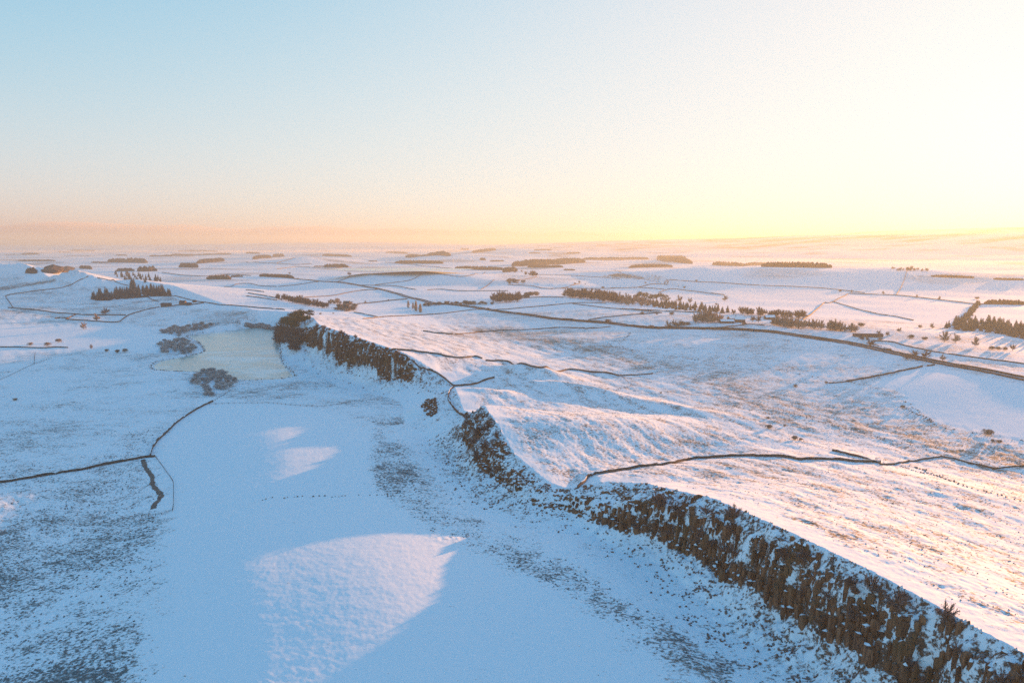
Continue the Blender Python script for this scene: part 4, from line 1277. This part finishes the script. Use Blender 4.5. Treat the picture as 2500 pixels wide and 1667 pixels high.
def build_plants():
    bark = simple('bark', (.045, .032, .024), (.10, .075, .055), 2, .9, .1)
    mats = {
        'conifer': simple('conifer_needles', (.012, .018, .020), (.035, .042, .038), .8, .9, .35, .12),
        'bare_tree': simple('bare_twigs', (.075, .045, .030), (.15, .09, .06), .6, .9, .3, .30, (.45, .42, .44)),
        'hazed': simple('haze_glow_twigs', (.13, .09, .055), (.24, .17, .11), .6, .9, .25, .25, (.48, .42, .38)),  # conifers with the haze and flare glow painted in as lighter brown
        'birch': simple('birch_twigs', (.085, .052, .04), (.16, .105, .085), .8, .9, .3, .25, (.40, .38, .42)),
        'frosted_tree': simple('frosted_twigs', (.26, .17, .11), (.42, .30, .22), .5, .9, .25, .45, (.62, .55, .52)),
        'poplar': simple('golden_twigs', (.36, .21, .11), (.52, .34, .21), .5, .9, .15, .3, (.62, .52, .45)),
        'shrub': simple('bush_twigs', (.20, .13, .085), (.33, .23, .16), .7, .9, .35, .35, (.58, .52, .5)),
        'willow': simple('willow_frost', (.36, .30, .26), (.60, .51, .45), .4, .9, .25, .65, (.58, .62, .68)),
        'pine': simple('pine_needles', (.035, .038, .012), (.085, .075, .028), .5, .9, .3, .05),
    }
    makers = {'conifer': make_conifer, 'bare_tree': make_bare, 'frosted_tree': make_frosted, 'poplar': make_poplar, 'shrub': make_bush, 'willow': make_bush, 'pine': make_pine, 'birch': make_bare, 'hazed': make_conifer}
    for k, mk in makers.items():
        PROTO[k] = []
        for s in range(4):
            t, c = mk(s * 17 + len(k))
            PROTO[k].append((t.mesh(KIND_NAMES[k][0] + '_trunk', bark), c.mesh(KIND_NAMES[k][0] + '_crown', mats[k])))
    rg = np.random.RandomState(11)
    jobs = []
    for poly, n, kind, h, lab, grp in STANDS:
        k = kind
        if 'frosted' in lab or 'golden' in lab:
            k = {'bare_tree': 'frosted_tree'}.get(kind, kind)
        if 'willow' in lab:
            k = 'willow'
        P = np.array(poly, float)
        area = abs(np.dot(P[:, 0], np.roll(P[:, 1], 1)) - np.dot(P[:, 1], np.roll(P[:, 0], 1))) / 2
        gap = .62 * math.sqrt(area / n)
        mine = []
        for p in rnd_in_poly(poly, n, rg, gap):
            f = {'conifer': 1.3, 'bare_tree': 1.35, 'frosted_tree': 1.3, 'willow': 1.15, 'shrub': 1.25, 'hazed': 1.3}.get(k, 1.15)
            mine.append([p[0], p[1], k, h * f * rg.uniform(.68, 1.15), lab, grp])
        # the ones that stand out of a stand say so
        bear = [math.atan2(q[0], q[1]) for q in mine]
        used = set()
        for word, i in (('leftmost', int(np.argmin(bear))), ('rightmost', int(np.argmax(bear))), ('tallest', int(np.argmax([q[3] for q in mine]))), ('nearest', int(np.argmin([math.hypot(q[0], q[1]) for q in mine])))):
            if i not in used:
                used.add(i)
                mine[i][4] = word + ' ' + lab
                if word == 'tallest':
                    mine[i][3] *= 1.15
        jobs += [tuple(q) for q in mine]
    for (x, y), kind, h, lab in PLANTS:
        k = kind
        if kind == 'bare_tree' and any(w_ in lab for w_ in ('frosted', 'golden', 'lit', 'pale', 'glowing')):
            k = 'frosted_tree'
        jobs.append((x, y, k, h, lab, None))
    # thin birches clinging to the crags
    for y0, y1, xr, n, lab in ((130, 350, (0, 160), 46, 'bare brown birch clinging to the nearest crag'), (350, 480, (-70, 30), 16, 'bare birch on the middle crag below the pointed peak'), (620, 900, (-300, -60), 26, 'bare birch growing on the far fluted crag')):
        P = crag_points(y0, y1, n, rg, .02, .98, xr)
        P = P[(P[:, 1] > 125) & ((P[:, 1] < 300) | (P[:, 1] > 400))]
        for q in P[rg.permutation(len(P))[:n]]:
            jobs.append((q[0], q[1], 'birch', rg.uniform(3.2, 6.5) * (1.3 if y0 > 600 else 1), lab, 'birches on the crags'))
    X, Y = np.array([j[0] for j in jobs]), np.array([j[1] for j in jobs])
    Z = ground_z(X, Y)
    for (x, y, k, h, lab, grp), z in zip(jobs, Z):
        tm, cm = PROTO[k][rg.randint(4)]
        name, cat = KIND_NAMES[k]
        wide = rg.uniform(.9, 1.2) * (1.25 if k in ('shrub', 'willow', 'hazed', 'bare_tree') else 1)
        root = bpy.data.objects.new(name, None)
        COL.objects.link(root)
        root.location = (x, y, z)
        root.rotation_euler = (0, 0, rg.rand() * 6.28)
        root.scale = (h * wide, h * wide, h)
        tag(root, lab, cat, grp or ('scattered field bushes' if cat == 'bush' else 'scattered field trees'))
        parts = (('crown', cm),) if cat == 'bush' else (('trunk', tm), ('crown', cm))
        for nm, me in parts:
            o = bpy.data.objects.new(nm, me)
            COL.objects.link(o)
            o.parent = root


def build_far_woods():
    mats = [simple('far_wood_dark', (.028, .024, .022), (.075, .058, .048), .05, .9, .15),
            simple('far_wood_brown', (.06, .042, .032), (.13, .09, .065), .05, .9, .15)]
    rg = np.random.RandomState(3)
    for (p, q), h, lab in [((w_[0][0], w_[0][1]), w_[1], w_[2]) for w_ in FAR_WOODS]:
        p, q = np.array(p, float), np.array(q, float)
        d = q - p
        L = np.hypot(*d)
        h = float(h) * .8
        away = (p + q) / 2
        away /= np.hypot(*away)
        depth = max(h * 3.5, L * .28)
        sp = max(h * .42, math.sqrt(L * depth / 620))
        n = int(min(620, L * depth / sp ** 2))
        if n < 12:
            n = 12
        t = rg.rand(n)
        s = rg.rand(n)
        bow = np.sin(np.pi * np.clip(t, 0, 1))
        base = p + d * t[:, None] + away * (s * depth * (.35 + .65 * bow) + depth * .12 * (1 - bow))[:, None]
        z = ground_z(base[:, 0], base[:, 1])
        v, f = [], []
        for i in range(n):
            hh = h * rg.uniform(.5, 1.15)
            r = sp * rg.uniform(.55, .9)
            a0 = rg.rand() * 6
            b = len(v)
            x, y = base[i]
            k = 5
            hh *= .55 + .45 * min(1, 6 * min(t[i], 1 - t[i]) + rg.rand() * .5)
            for zz, rr in ((.0, .8), (.6, 1.0)):
                for j in range(k):
                    a = a0 + 2 * math.pi * j / k
                    rj = r * rr * rg.uniform(.75, 1.2)
                    v.append((x + rj * math.cos(a), y + rj * math.sin(a), z[i] + hh * (zz + rg.uniform(-.06, .06))))
            v.append((x, y, z[i] + hh))
            for lv in (0,):
                for j in range(k):
                    f.append((b + lv * k + j, b + lv * k + (j + 1) % k, b + (lv + 1) * k + (j + 1) % k, b + (lv + 1) * k + j))
            for j in range(k):
                f.append((b + k + j, b + k + (j + 1) % k, b + 2 * k))
        mesh_obj('plantation', v, f, mats[0] if 'dark' in lab or 'conifer' in lab else mats[1], kind='stuff', label=lab)


# ---------------------------------------------------------------- buildings
def box(v, f, x0, x1, y0, y1, z0, z1):
    b = len(v)
    v += [(x0, y0, z0), (x1, y0, z0), (x1, y1, z0), (x0, y1, z0), (x0, y0, z1), (x1, y0, z1), (x1, y1, z1), (x0, y1, z1)]
    f += [(b, b + 3, b + 2, b + 1), (b + 4, b + 5, b + 6, b + 7), (b, b + 1, b + 5, b + 4), (b + 1, b + 2, b + 6, b + 5), (b + 2, b + 3, b + 7, b + 6), (b + 3, b, b + 4, b + 7)]


def build_buildings():
    stone = simple('house_stone', (.10, .08, .07), (.19, .15, .13), .7, .9, .1)
    slate = simple('roof_slate', (.035, .032, .036), (.08, .072, .075), .6, .7, .1)
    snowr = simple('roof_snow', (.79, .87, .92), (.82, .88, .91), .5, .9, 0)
    glass = simple('window_glass', (.02, .025, .03), (.05, .055, .06), 2, .15, 0)
    wood = simple('door_wood', (.05, .03, .02), (.08, .05, .035), 3, .7, 0)
    for (x, y), L, Wd, hh, hr, rot, lab, name in BUILDINGS:
        z = float(ground_z([x], [y])[0])
        root = bpy.data.objects.new(name, None)
        COL.objects.link(root)
        root.location = (x, y, z)
        root.rotation_euler = (0, 0, math.radians(rot))
        tag(root, lab, 'sheepfold' if name == 'sheepfold' else ('house' if name in ('farmhouse', 'cottage') else 'farm building'), 'farm buildings')
        l2, w2 = L / 2, Wd / 2
        if name == 'sheepfold':
            rg = random.Random(4)
            for a in range(4):
                v, f = [], []
                for k in range(7):
                    h = hh * rg.uniform(.55, 1.1)
                    t0, t1 = -1 + 2 * k / 7, -1 + 2 * (k + 1) / 7
                    if a == 0 and k == 3:
                        continue
                    if a < 2:
                        yy = -w2 if a == 0 else w2
                        box(v, f, l2 * t0, l2 * t1, yy - .4, yy + .4, -1, h)
                    else:
                        xx = -l2 if a == 2 else l2
                        box(v, f, xx - .41, xx + .41, w2 * t0 * .92, w2 * t1 * .92, -1, h)
                mesh_obj('wall', v, f, stone, parent=root)
            continue
        v = [(-l2, -w2, -1.5), (l2, -w2, -1.5), (l2, w2, -1.5), (-l2, w2, -1.5), (-l2, -w2, hh), (l2, -w2, hh), (l2, w2, hh), (-l2, w2, hh), (-l2, 0, hh + hr), (l2, 0, hh + hr)]
        f = [(0, 1, 5, 4), (2, 3, 7, 6), (1, 2, 6, 9, 5), (3, 0, 4, 8, 7)]
        mesh_obj('wall', v, f, stone, parent=root)
        e, th = .4, .22
        rv, rf = [], []
        sl = hr / w2
        for s in (-1, 1):
            b = len(rv)
            for zo in (.03, .03 + th):
                rv += [(-l2 - e, s * (w2 + e), hh - e * sl + zo), (l2 + e, s * (w2 + e), hh - e * sl + zo), (l2 + e, s * .0, hh + hr + zo), (-l2 - e, s * .0, hh + hr + zo)]
            rf += [(b, b + 1, b + 2, b + 3), (b + 4, b + 5, b + 6, b + 7), (b, b + 1, b + 5, b + 4), (b + 1, b + 2, b + 6, b + 5), (b + 3, b, b + 4, b + 7)]
        roof = mesh_obj('roof', rv, rf, snowr if ('snow' in lab or 'pale' in lab) else slate, parent=root)
        if name in ('farmhouse', 'cottage'):
            for s in (-1, 1):
                v, f = [], []
                box(v, f, s * (l2 - .9) - .55, s * (l2 - .9) + .55, -.4, .4, hh + hr - .6, hh + hr + 1.5)
                mesh_obj('chimney', v, f, stone, parent=roof)
        nw = max(2, int(L / 4))
        for k in range(nw):
            xx = -l2 + L * (k + .5) / nw
            v, f = [], []
            if k == nw // 2:
                box(v, f, xx - .6, xx + .6, -w2 - .06, -w2 + .1, -.2, min(2.2, hh * .7))
                mesh_obj('door', v, f, wood, parent=root)
            else:
                z0 = hh * .4
                box(v, f, xx - .55, xx + .55, -w2 - .05, -w2 + .1, z0, z0 + min(1.2, hh * .35))
                mesh_obj('window', v, f, glass, parent=root)


# ---------------------------------------------------------------- the crags: dolerite columns on the cliff band
def column_mesh(seed, rock, snow):
    rg = random.Random(seed)
    k = rg.choice((5, 6, 6, 7))
    bm_v, f, mi = [], [], []
    tilt = (rg.uniform(-.25, .25), rg.uniform(-.25, .25))
    rr = [rg.uniform(.8, 1.15) for _ in range(k)]
    lv = ((0, 1.12), (.45, rg.uniform(.98, 1.08)), (.8, rg.uniform(.86, 1.0)), (1.0, rg.uniform(.78, .95)))
    for z, r in lv:
        dx, dy = rg.uniform(-.08, .08), rg.uniform(-.08, .08)
        for j in range(k):
            a = 2 * math.pi * j / k
            X, Y = rr[j] * r * math.cos(a) + dx, rr[j] * r * math.sin(a) + dy
            zz = z
            if z == 1.0:
                zz = 1 + (tilt[0] * X + tilt[1] * Y) * .12
            bm_v.append((X, Y, zz))
    n = len(lv)
    for i in range(n - 1):
        for j in range(k):
            f.append((i * k + j, i * k + (j + 1) % k, (i + 1) * k + (j + 1) % k, (i + 1) * k + j))
            mi.append(0)
    bm_v.append((rg.uniform(-.2, .2), rg.uniform(-.2, .2), 1.05))
    j0 = rg.randrange(k)
    for j in range(k):
        f.append(((n - 1) * k + j, (n - 1) * k + (j + 1) % k, n * k))
        mi.append(1 if (j - j0) % k < k // 2 else 0)
    me = bpy.data.meshes.new('rock_column')
    me.from_pydata(bm_v, [], f)
    me.materials.append(rock)
    me.materials.append(snow)
    me.polygons.foreach_set('material_index', mi)
    return me


def crag_points(y0, y1, n, rg, lo, hi, xr):
    """random plan points inside the cliff band between two northings"""
    out = []
    for _ in range(60):
        x = rg.uniform(xr[0], xr[1], 9000)
        y = rg.uniform(y0, y1, 9000)
        z, d, s2, cliff, up, lk, zc, pl, fb, w1 = height(x, y, True, True)
        T = zc - pl
        ok = (d < 0) & (cliff < hi) & (fb > .28) & (T > 3.5) & ((s2 > w1 * .8) | ((s2 > 1.5) & (perlin(x / 8, y / 8, 91) > .22))) & (s2 < w1 + 7) & (perlin(x / 10, y / 10, 92) < .30)
        out.append(np.column_stack([x, y, z, cliff, T, fb, s2])[ok])
        if sum(len(o_) for o_ in out) > n * 5:
            break
    return np.vstack(out)


def build_crags():
    m, n, l, p = nodes('dolerite')
    geo = n.new('ShaderNodeNewGeometry')
    info = n.new('ShaderNodeObjectInfo')
    mp = n.new('ShaderNodeMapping')
    mp.inputs['Scale'].default_value = (1, 1, .22)
    l.new(geo.outputs['Position'], mp.inputs['Vector'])
    f = noise_node(n, l, mp.outputs[0], .9, 4, .65)
    g = noise_node(n, l, geo.outputs['Position'], .09, 3, .5)
    c = mix_node(n, l, ramp_node(n, l, f, .3, .7), (.030, .012, .006), (.190, .088, .046))
    c = mix_node(n, l, math_node(n, l, 'MULTIPLY', ramp_node(n, l, g, .45, .7), .55), c, (.068, .046, .018))
    hs = n.new('ShaderNodeHueSaturation')
    l.new(math_node(n, l, 'ADD', math_node(n, l, 'MULTIPLY', info.outputs['Random'], 1.3), .4), hs.inputs['Value'])
    l.new(c, hs.inputs['Color'])
    l.new(hs.outputs[0], p.inputs['Base Color'])
    p.inputs['Roughness'].default_value = .85
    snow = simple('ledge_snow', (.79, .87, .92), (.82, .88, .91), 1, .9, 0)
    cols = [column_mesh(s, m, snow) for s in range(10)]
    bare_tops = []
    for me in cols[:8]:
        q = me.copy()
        q.materials[1] = m
        bare_tops.append(q)
    rg = np.random.RandomState(23)
    specs = [('near', -10, 352, 300, (10, 160), 'long brown cliff of rock columns, nearest crag at the lower right', (.8, 1.55)),
             ('middle', 352, 480, 190, (-60, 40), 'brown cliff below the pointed snowy peak, middle crag', (.9, 1.6)),
             ('far', 610, 1010, 300, (-360, -60), 'tall fluted cliff above the frozen lake, farthest crag', (1.2, 2.3))]
    for key, y0, y1, num, xr, lab, rad in specs:
        P = crag_points(y0, y1, num, rg, .03, .97, xr)
        if key == 'near':
            P = P[P[:, 1] > 130]
        cx, cy = P[:, 0].mean(), P[:, 1].mean()
        root = bpy.data.objects.new('crag', None)
        COL.objects.link(root)
        root.location = (cx, cy, 0)
        tag(root, lab, None, None, 'structure')
        # spread the columns: greedy spacing
        rg.shuffle(P)
        chosen = []
        cell = {}
        gap = rad[0] * (1.45 if key != 'far' else 1.1)
        for q in P:
            ky = (int(q[0] // gap), int(q[1] // gap))
            if any((q[0] - r[0]) ** 2 + (q[1] - r[1]) ** 2 < gap * gap for a in (-1, 0, 1) for b in (-1, 0, 1) for r in cell.get((ky[0] + a, ky[1] + b), ())):
                continue
            cell.setdefault(ky, []).append(q)
            chosen.append(q)
        chosen.sort(key=lambda q: -q[5] * q[4])
        singles, rest = chosen[:num], chosen[num:]
        if len(chosen) > num:
            idx = np.linspace(0, len(chosen) - 1, num).astype(int)
            ids = set(idx.tolist())
            singles = [chosen[i] for i in idx]
            rest = [q for i, q in enumerate(chosen) if i not in ids]

        def col_params(q):
            x, y, z, cl, T, fb, s2 = q
            face = T * fb
            r = rg.uniform(*rad)
            up = rg.uniform(.3, 4.2) * min(1, (face / 10) ** 2) * (1 if cl > .5 else .5)
            Hh = min(face * rg.uniform(.45, .9), z + up - 2) 
            return x, y, z + up - Hh, r, Hh, rg.uniform(0, 6.28), rg.randint(10), rg.rand()
        for q in singles:
            x, y, z, r, Hh, a, k, u = col_params(q)
            me = cols[k] if (u < .35 or k > 7) else bare_tops[k]
            o = bpy.data.objects.new('rock_column', me)
            COL.objects.link(o)
            o.parent = root
            o.location = (x - cx, y - cy, z)
            o.rotation_euler = (rg.uniform(-.05, .05), rg.uniform(-.05, .05), a)
            o.scale = (r, r * rg.uniform(.8, 1.1), Hh)
        # the remaining columns of the face, joined
        v, f, mi = [], [], []
        for q in rest:
            x, y, z, r, Hh, a, k, u = col_params(q)
            me = cols[k]
            b = len(v)
            ca, sa = math.cos(a), math.sin(a)
            for vv in me.vertices:
                X, Y, Z = vv.co
                v.append(((X * ca - Y * sa) * r + x - cx, (X * sa + Y * ca) * r + y - cy, Z * Hh + z))
            for pl in me.polygons:
                f.append(tuple(b + i for i in pl.vertices))
                mi.append(pl.material_index if u < .4 else 0)
        if v:
            mesh_obj('small_columns', v, f, [m, snow], parent=root, mi=mi, kind='stuff')
    # the isolated outcrop in the gap
    cx, cy = np.array(OUTCROP).mean(0)
    root = bpy.data.objects.new('rock_outcrop', None)
    COL.objects.link(root)
    root.location = (cx, cy, 0)
    tag(root, 'small isolated brown rock outcrop on the slope below the gap wall', None, None, 'structure')
    for q in rnd_in_poly(OUTCROP, 90, rg, .7):
        z = float(ground_z([q[0]], [q[1]])[0])
        r = rg.uniform(.9, 1.8)
        o = bpy.data.objects.new('rock', cols[rg.randint(10)] if rg.rand() < .45 else bare_tops[rg.randint(6)])
        COL.objects.link(o)
        o.parent = root
        Hh = rg.uniform(2.5, 5)
        o.location = (q[0] - cx, q[1] - cy, z - Hh * .6)
        o.rotation_euler = (rg.uniform(-.15, .15), rg.uniform(-.15, .15), rg.rand() * 6)
        o.scale = (r, r, Hh)
    return m, snow


def scatter_mesh(name, X, Y, Z, S, H, mat, label, kindmesh, rg, cat=None):
    """many small tufts or stones as one mesh, built with numpy"""
    n = len(X)
    if kindmesh == 'stone':
        base = np.array([(1, 0, 0), (-.5, .87, 0), (-.5, -.87, 0), (.35, .6, .7), (-.7, 0, .75), (.35, -.6, .65)])
        tri = np.array([(0, 1, 3), (1, 2, 4), (2, 0, 5), (1, 4, 3), (2, 5, 4), (0, 3, 5), (3, 4, 5)])
    else:
        base = np.array([(1, 0, -.15), (-.5, .87, -.15), (-.5, -.87, -.15), (.55, .25, .75), (-.45, .4, .8), (0, -.5, .9), (.1, .05, 1.0)])
        tri = np.array([(0, 1, 3), (1, 4, 3), (1, 2, 4), (2, 5, 4), (2, 0, 5), (0, 3, 5), (3, 4, 6), (4, 5, 6), (5, 3, 6)])
    a = rg.rand(n) * 6.283
    ca, sa = np.cos(a), np.sin(a)
    jit = 1 + rg.uniform(-.3, .3, (n, len(base), 3))
    B = base[None] * jit
    vx = (B[..., 0] * ca[:, None] - B[..., 1] * sa[:, None]) * S[:, None] + X[:, None]
    vy = (B[..., 0] * sa[:, None] + B[..., 1] * ca[:, None]) * S[:, None] + Y[:, None]
    vz = B[..., 2] * H[:, None] + Z[:, None]
    co = np.stack([vx, vy, vz], -1).reshape(-1, 3).astype(np.float32)
    fi = (tri[None] + (np.arange(n) * len(base))[:, None, None]).reshape(-1, 3).astype(np.int32)
    me = bpy.data.meshes.new(name)
    me.vertices.add(len(co))
    me.vertices.foreach_set('co', co.ravel())
    me.loops.add(fi.size)
    me.loops.foreach_set('vertex_index', fi.ravel())
    me.polygons.add(len(fi))
    me.polygons.foreach_set('loop_start', (np.arange(len(fi)) * 3).astype(np.int32))
    me.update(calc_edges=True)
    me.materials.append(mat)
    o = bpy.data.objects.new(name, me)
    COL.objects.link(o)
    return tag(o, label, None, None, 'stuff')


def build_scatter(rock, snow):
    rg = np.random.RandomState(31)
    heather = simple('heather', (.055, .030, .020), (.15, .088, .058), .8, .95, 0, .2)
    rush = simple('rushes', (.07, .085, .095), (.15, .155, .14), .7, .95, 0, .28)
    straw = simple('dead_grass', (.12, .085, .055), (.22, .16, .11), .8, .95, 0, .25)
    # crag slopes: heather above and between, stones below
    def crag_slope(n, y0, y1, xr, fn):
        x, y = rg.uniform(xr[0], xr[1], n), rg.uniform(y0, y1, n)
        z, d, s2, cliff, up, lk, zc, pl, fb = height(x, y, True)
        T = np.clip((zc - pl) / 18, 0, 1)
        dens = fn(d, s2, cliff, fb, perlin(x / 6, y / 6, 61) + .5 * perlin(x / 2.4, y / 2.4, 62)) * T * (d < -1)
        k = rg.rand(n) < dens
        x, y = x[k], y[k]
        return x, y, ground_z(x, y), s2[k]
    for nm, lab, N, y0, y1, xr, sz in (('heather', 'dark heather tufts all over the near crag slopes', 60000, 120, 350, (0, 160), 1.0),
                                       ('heather', 'dark heather tufts on the slopes of the middle crag', 26000, 340, 480, (-70, 30), 1.1),
                                       ('heather', 'dark tufts on the slope between far crag and lake', 26000, 500, 1000, (-420, -40), 1.5)):
        x, y, z, s2 = crag_slope(N, y0, y1, xr, lambda d, s, c, fb, nz: np.where(s < 45, np.clip(.14 + nz * .85, 0, 1) * np.interp(s, [18, 32, 45], [1, .35, 0]), 0) * np.where(fb > .25, 1, .55))
        S = rg.uniform(.3, .8, len(x)) * sz
        scatter_mesh(nm, x, y, z - .1, S, S * rg.uniform(.5, 1.0, len(x)), heather, lab, 'tuft', rg)
    x, y, z, s2 = crag_slope(40000, 120, 480, (-70, 160), lambda d, s, c, fb, nz: np.where((s > 13) & (s < 36), np.clip(-.02 + nz * .4, 0, 1) * np.interp(s, [14, 34], [1, .2]), 0) * (fb > .25))
    S = rg.uniform(.25, .7, len(x)) ** 1.0
    scatter_mesh('scree', x, y, z - .15, S, S * .9, rock, 'loose dark boulders at the foot of the near and middle crags', 'stone', rg)
    # rushy pasture
    def by_mask(n, x0, x1, y0, y1, lo, hi, sel, seed):
        x, y = rg.uniform(x0, x1, n), rg.uniform(y0, y1, n)
        az = np.arctan2(x, y)
        k = np.abs(az) < .72
        x, y = x[k], y[k]
        z, mk = surface(x, y)
        w_ = sel(mk, x, y) * np.clip((mk[:, 0] - lo) / (hi - lo), 0, 1) * np.clip(.55 + perlin(x / 5, y / 3.6, seed) * 1.3, 0, 1)
        k = rg.rand(len(x)) < w_
        return x[k], y[k], z[k]
    x, y, z = by_mask(150000, -330, 130, 150, 560, .26, .62, lambda m_, a, b: (m_[:, 1] < .4) * (m_[:, 2] < .3), 71)
    S = rg.uniform(.22, .62, len(x))
    scatter_mesh('rushes', x, y, z - .08, S, S * rg.uniform(.6, 1.1, len(x)), rush, 'snow dusted rush tussocks over the shaded foreground pasture', 'tuft', rg)
    x, y, z = by_mask(110000, -40, 420, 110, 640, .16, .75, lambda m_, a, b: (m_[:, 1] > .5) * (m_[:, 2] < .3), 72)
    S = rg.uniform(.16, .42, len(x))
    scatter_mesh('dead_grass', x, y, z - .06, S, S * rg.uniform(.5, .9, len(x)), straw, 'straw coloured grass tufts poking through snow on the dip slope and plain', 'tuft', rg)
    X, Y = [], []
    shore = np.array(LOUGH + LOUGH[:1], float)
    for pts in list(RUSH_LINES) + [shore, shore * .995 + shore.mean(0) * .005]:
        c = smooth_line(pts, 1.0)
        k = rg.rand(len(c)) < (.22 if len(pts) == len(shore) else .32 if len(pts) == 6 and pts[0][0] < -50 else .75)
        c = c[k] + rg.randn(k.sum(), 2) * .7
        c2 = c[rg.rand(len(c)) < .35] + rg.randn((1), 2) * 1.6
        for q in (c, c2):
            X.append(q[:, 0])
            Y.append(q[:, 1])
    X, Y = np.concatenate(X), np.concatenate(Y)
    Z = ground_z(X, Y)
    D = np.hypot(X, Y)
    S = rg.uniform(.3, .75, len(X)) * np.interp(D, [300, 1000], [1, 1.5])
    scatter_mesh('reeds', X, Y, Z - .1, S, S * rg.uniform(.6, 1.2, len(X)), straw, 'lines of brown rushes along the burns of the plain and the lake shore', 'tuft', rg)



def build_clouds():
    """low winter cloud bank far beyond the horizon, thickest to the left"""
    m = bpy.data.materials.new('cloud')
    m.use_nodes = True
    n, l = m.node_tree.nodes, m.node_tree.links
    n.remove(n['Principled BSDF'])
    v = n.new('ShaderNodeVolumePrincipled')
    v.inputs['Color'].default_value = (.62, .62, .70, 1)
    v.inputs['Density'].default_value = 1.6e-4
    l.new(v.outputs[0], n['Material Output'].inputs['Volume'])
    n1, n2 = 160, 14
    xs = np.linspace(-95000, 34000, n1)
    V, F = [], []
    for x in xs:
        t = np.clip((34000 - x) / 70000, 0, 1)
        e = np.clip((x + 95000) / 9000, .03, 1)
        h = (250 + 1500 * t ** .8) * e + (perlin(np.array([x / 5200]), np.array([3.3]), 81)[0] * 300 + perlin(np.array([x / 1900]), np.array([1.3]), 82)[0] * 130) * min(1, t * 2 + .1)
        h = max(h, 60)
        yc = 62000 + perlin(np.array([x / 20000]), np.array([.5]), 83)[0] * 3000
        for j in range(n2):
            a = 2 * math.pi * j / n2
            V.append((x, yc + 7000 * e * math.cos(a), -40 + max(math.sin(a), -.05) * h))
    for i in range(n1 - 1):
        for j in range(n2):
            F.append((i * n2 + j, i * n2 + (j + 1) % n2, (i + 1) * n2 + (j + 1) % n2, (i + 1) * n2 + j))
    F.append(tuple(range(n2 - 1, -1, -1)))
    F.append(tuple((n1 - 1) * n2 + j for j in range(n2)))
    mesh_obj('cloud_bank', V, F, m, kind='stuff', smooth=True, label='low pinkish grey cloud bank along the left horizon')


def build_mist():
    """flat banks of valley mist lying in the far low ground"""
    m = bpy.data.materials.new('mist')
    m.use_nodes = True
    n, l = m.node_tree.nodes, m.node_tree.links
    n.remove(n['Principled BSDF'])
    v = n.new('ShaderNodeVolumePrincipled')
    v.inputs['Color'].default_value = (.80, .78, .76, 1)
    v.inputs['Density'].default_value = 5e-4
    v.inputs['Anisotropy'].default_value = .3
    l.new(v.outputs[0], n['Material Output'].inputs['Volume'])
    for cx, cy, rx, ry, h, rot, lab in ((2500, 4300, 2300, 800, 34, -.45, 'bright valley mist behind the big hill on the right'),
                                        (-600, 8700, 3600, 800, 40, .02, 'pale mist bank low across the far middle plain'),
                                        (5200, 7600, 3600, 700, 60, -.35, 'golden mist streak at the foot of the far moor'),
                                        (-5200, 9000, 3200, 900, 40, .05, 'pale mist bank on the far left plain')):
        k, rings = 40, ((0, 1.0), (.25, .97), (.6, .8), (.85, .5), (.97, .2))
        V, F = [], []
        z0 = float(np.median(ground_z(cx + rx * np.linspace(-.6, .6, 9), cy + np.zeros(9)))) - 6
        for zz, rr in rings:
            for j in range(k):
                a = 2 * math.pi * j / k
                w_ = 1 + .16 * math.sin(3 * a + cx) + .09 * math.sin(7 * a + cy)
                X, Y = rx * rr * w_ * math.cos(a), ry * rr * w_ * math.sin(a)
                V.append((cx + X * math.cos(rot) - Y * math.sin(rot), cy + X * math.sin(rot) + Y * math.cos(rot), z0 + h * zz))
        for i in range(len(rings) - 1):
            for j in range(k):
                F.append((i * k + j, i * k + (j + 1) % k, (i + 1) * k + (j + 1) % k, (i + 1) * k + j))
        F.append(tuple(range(k - 1, -1, -1)))
        F.append(tuple((len(rings) - 1) * k + j for j in range(k)))
        mesh_obj('mist', V, F, m, kind='stuff', smooth=True, label=lab)
make_ground()
build_lough()
build_roads()
build_walls()
build_fences()
build_buildings()
rock_mat, snow_mat = build_crags()
build_far_woods()
build_plants()
build_scatter(rock_mat, snow_mat)
build_haze()
build_clouds()
build_mist()
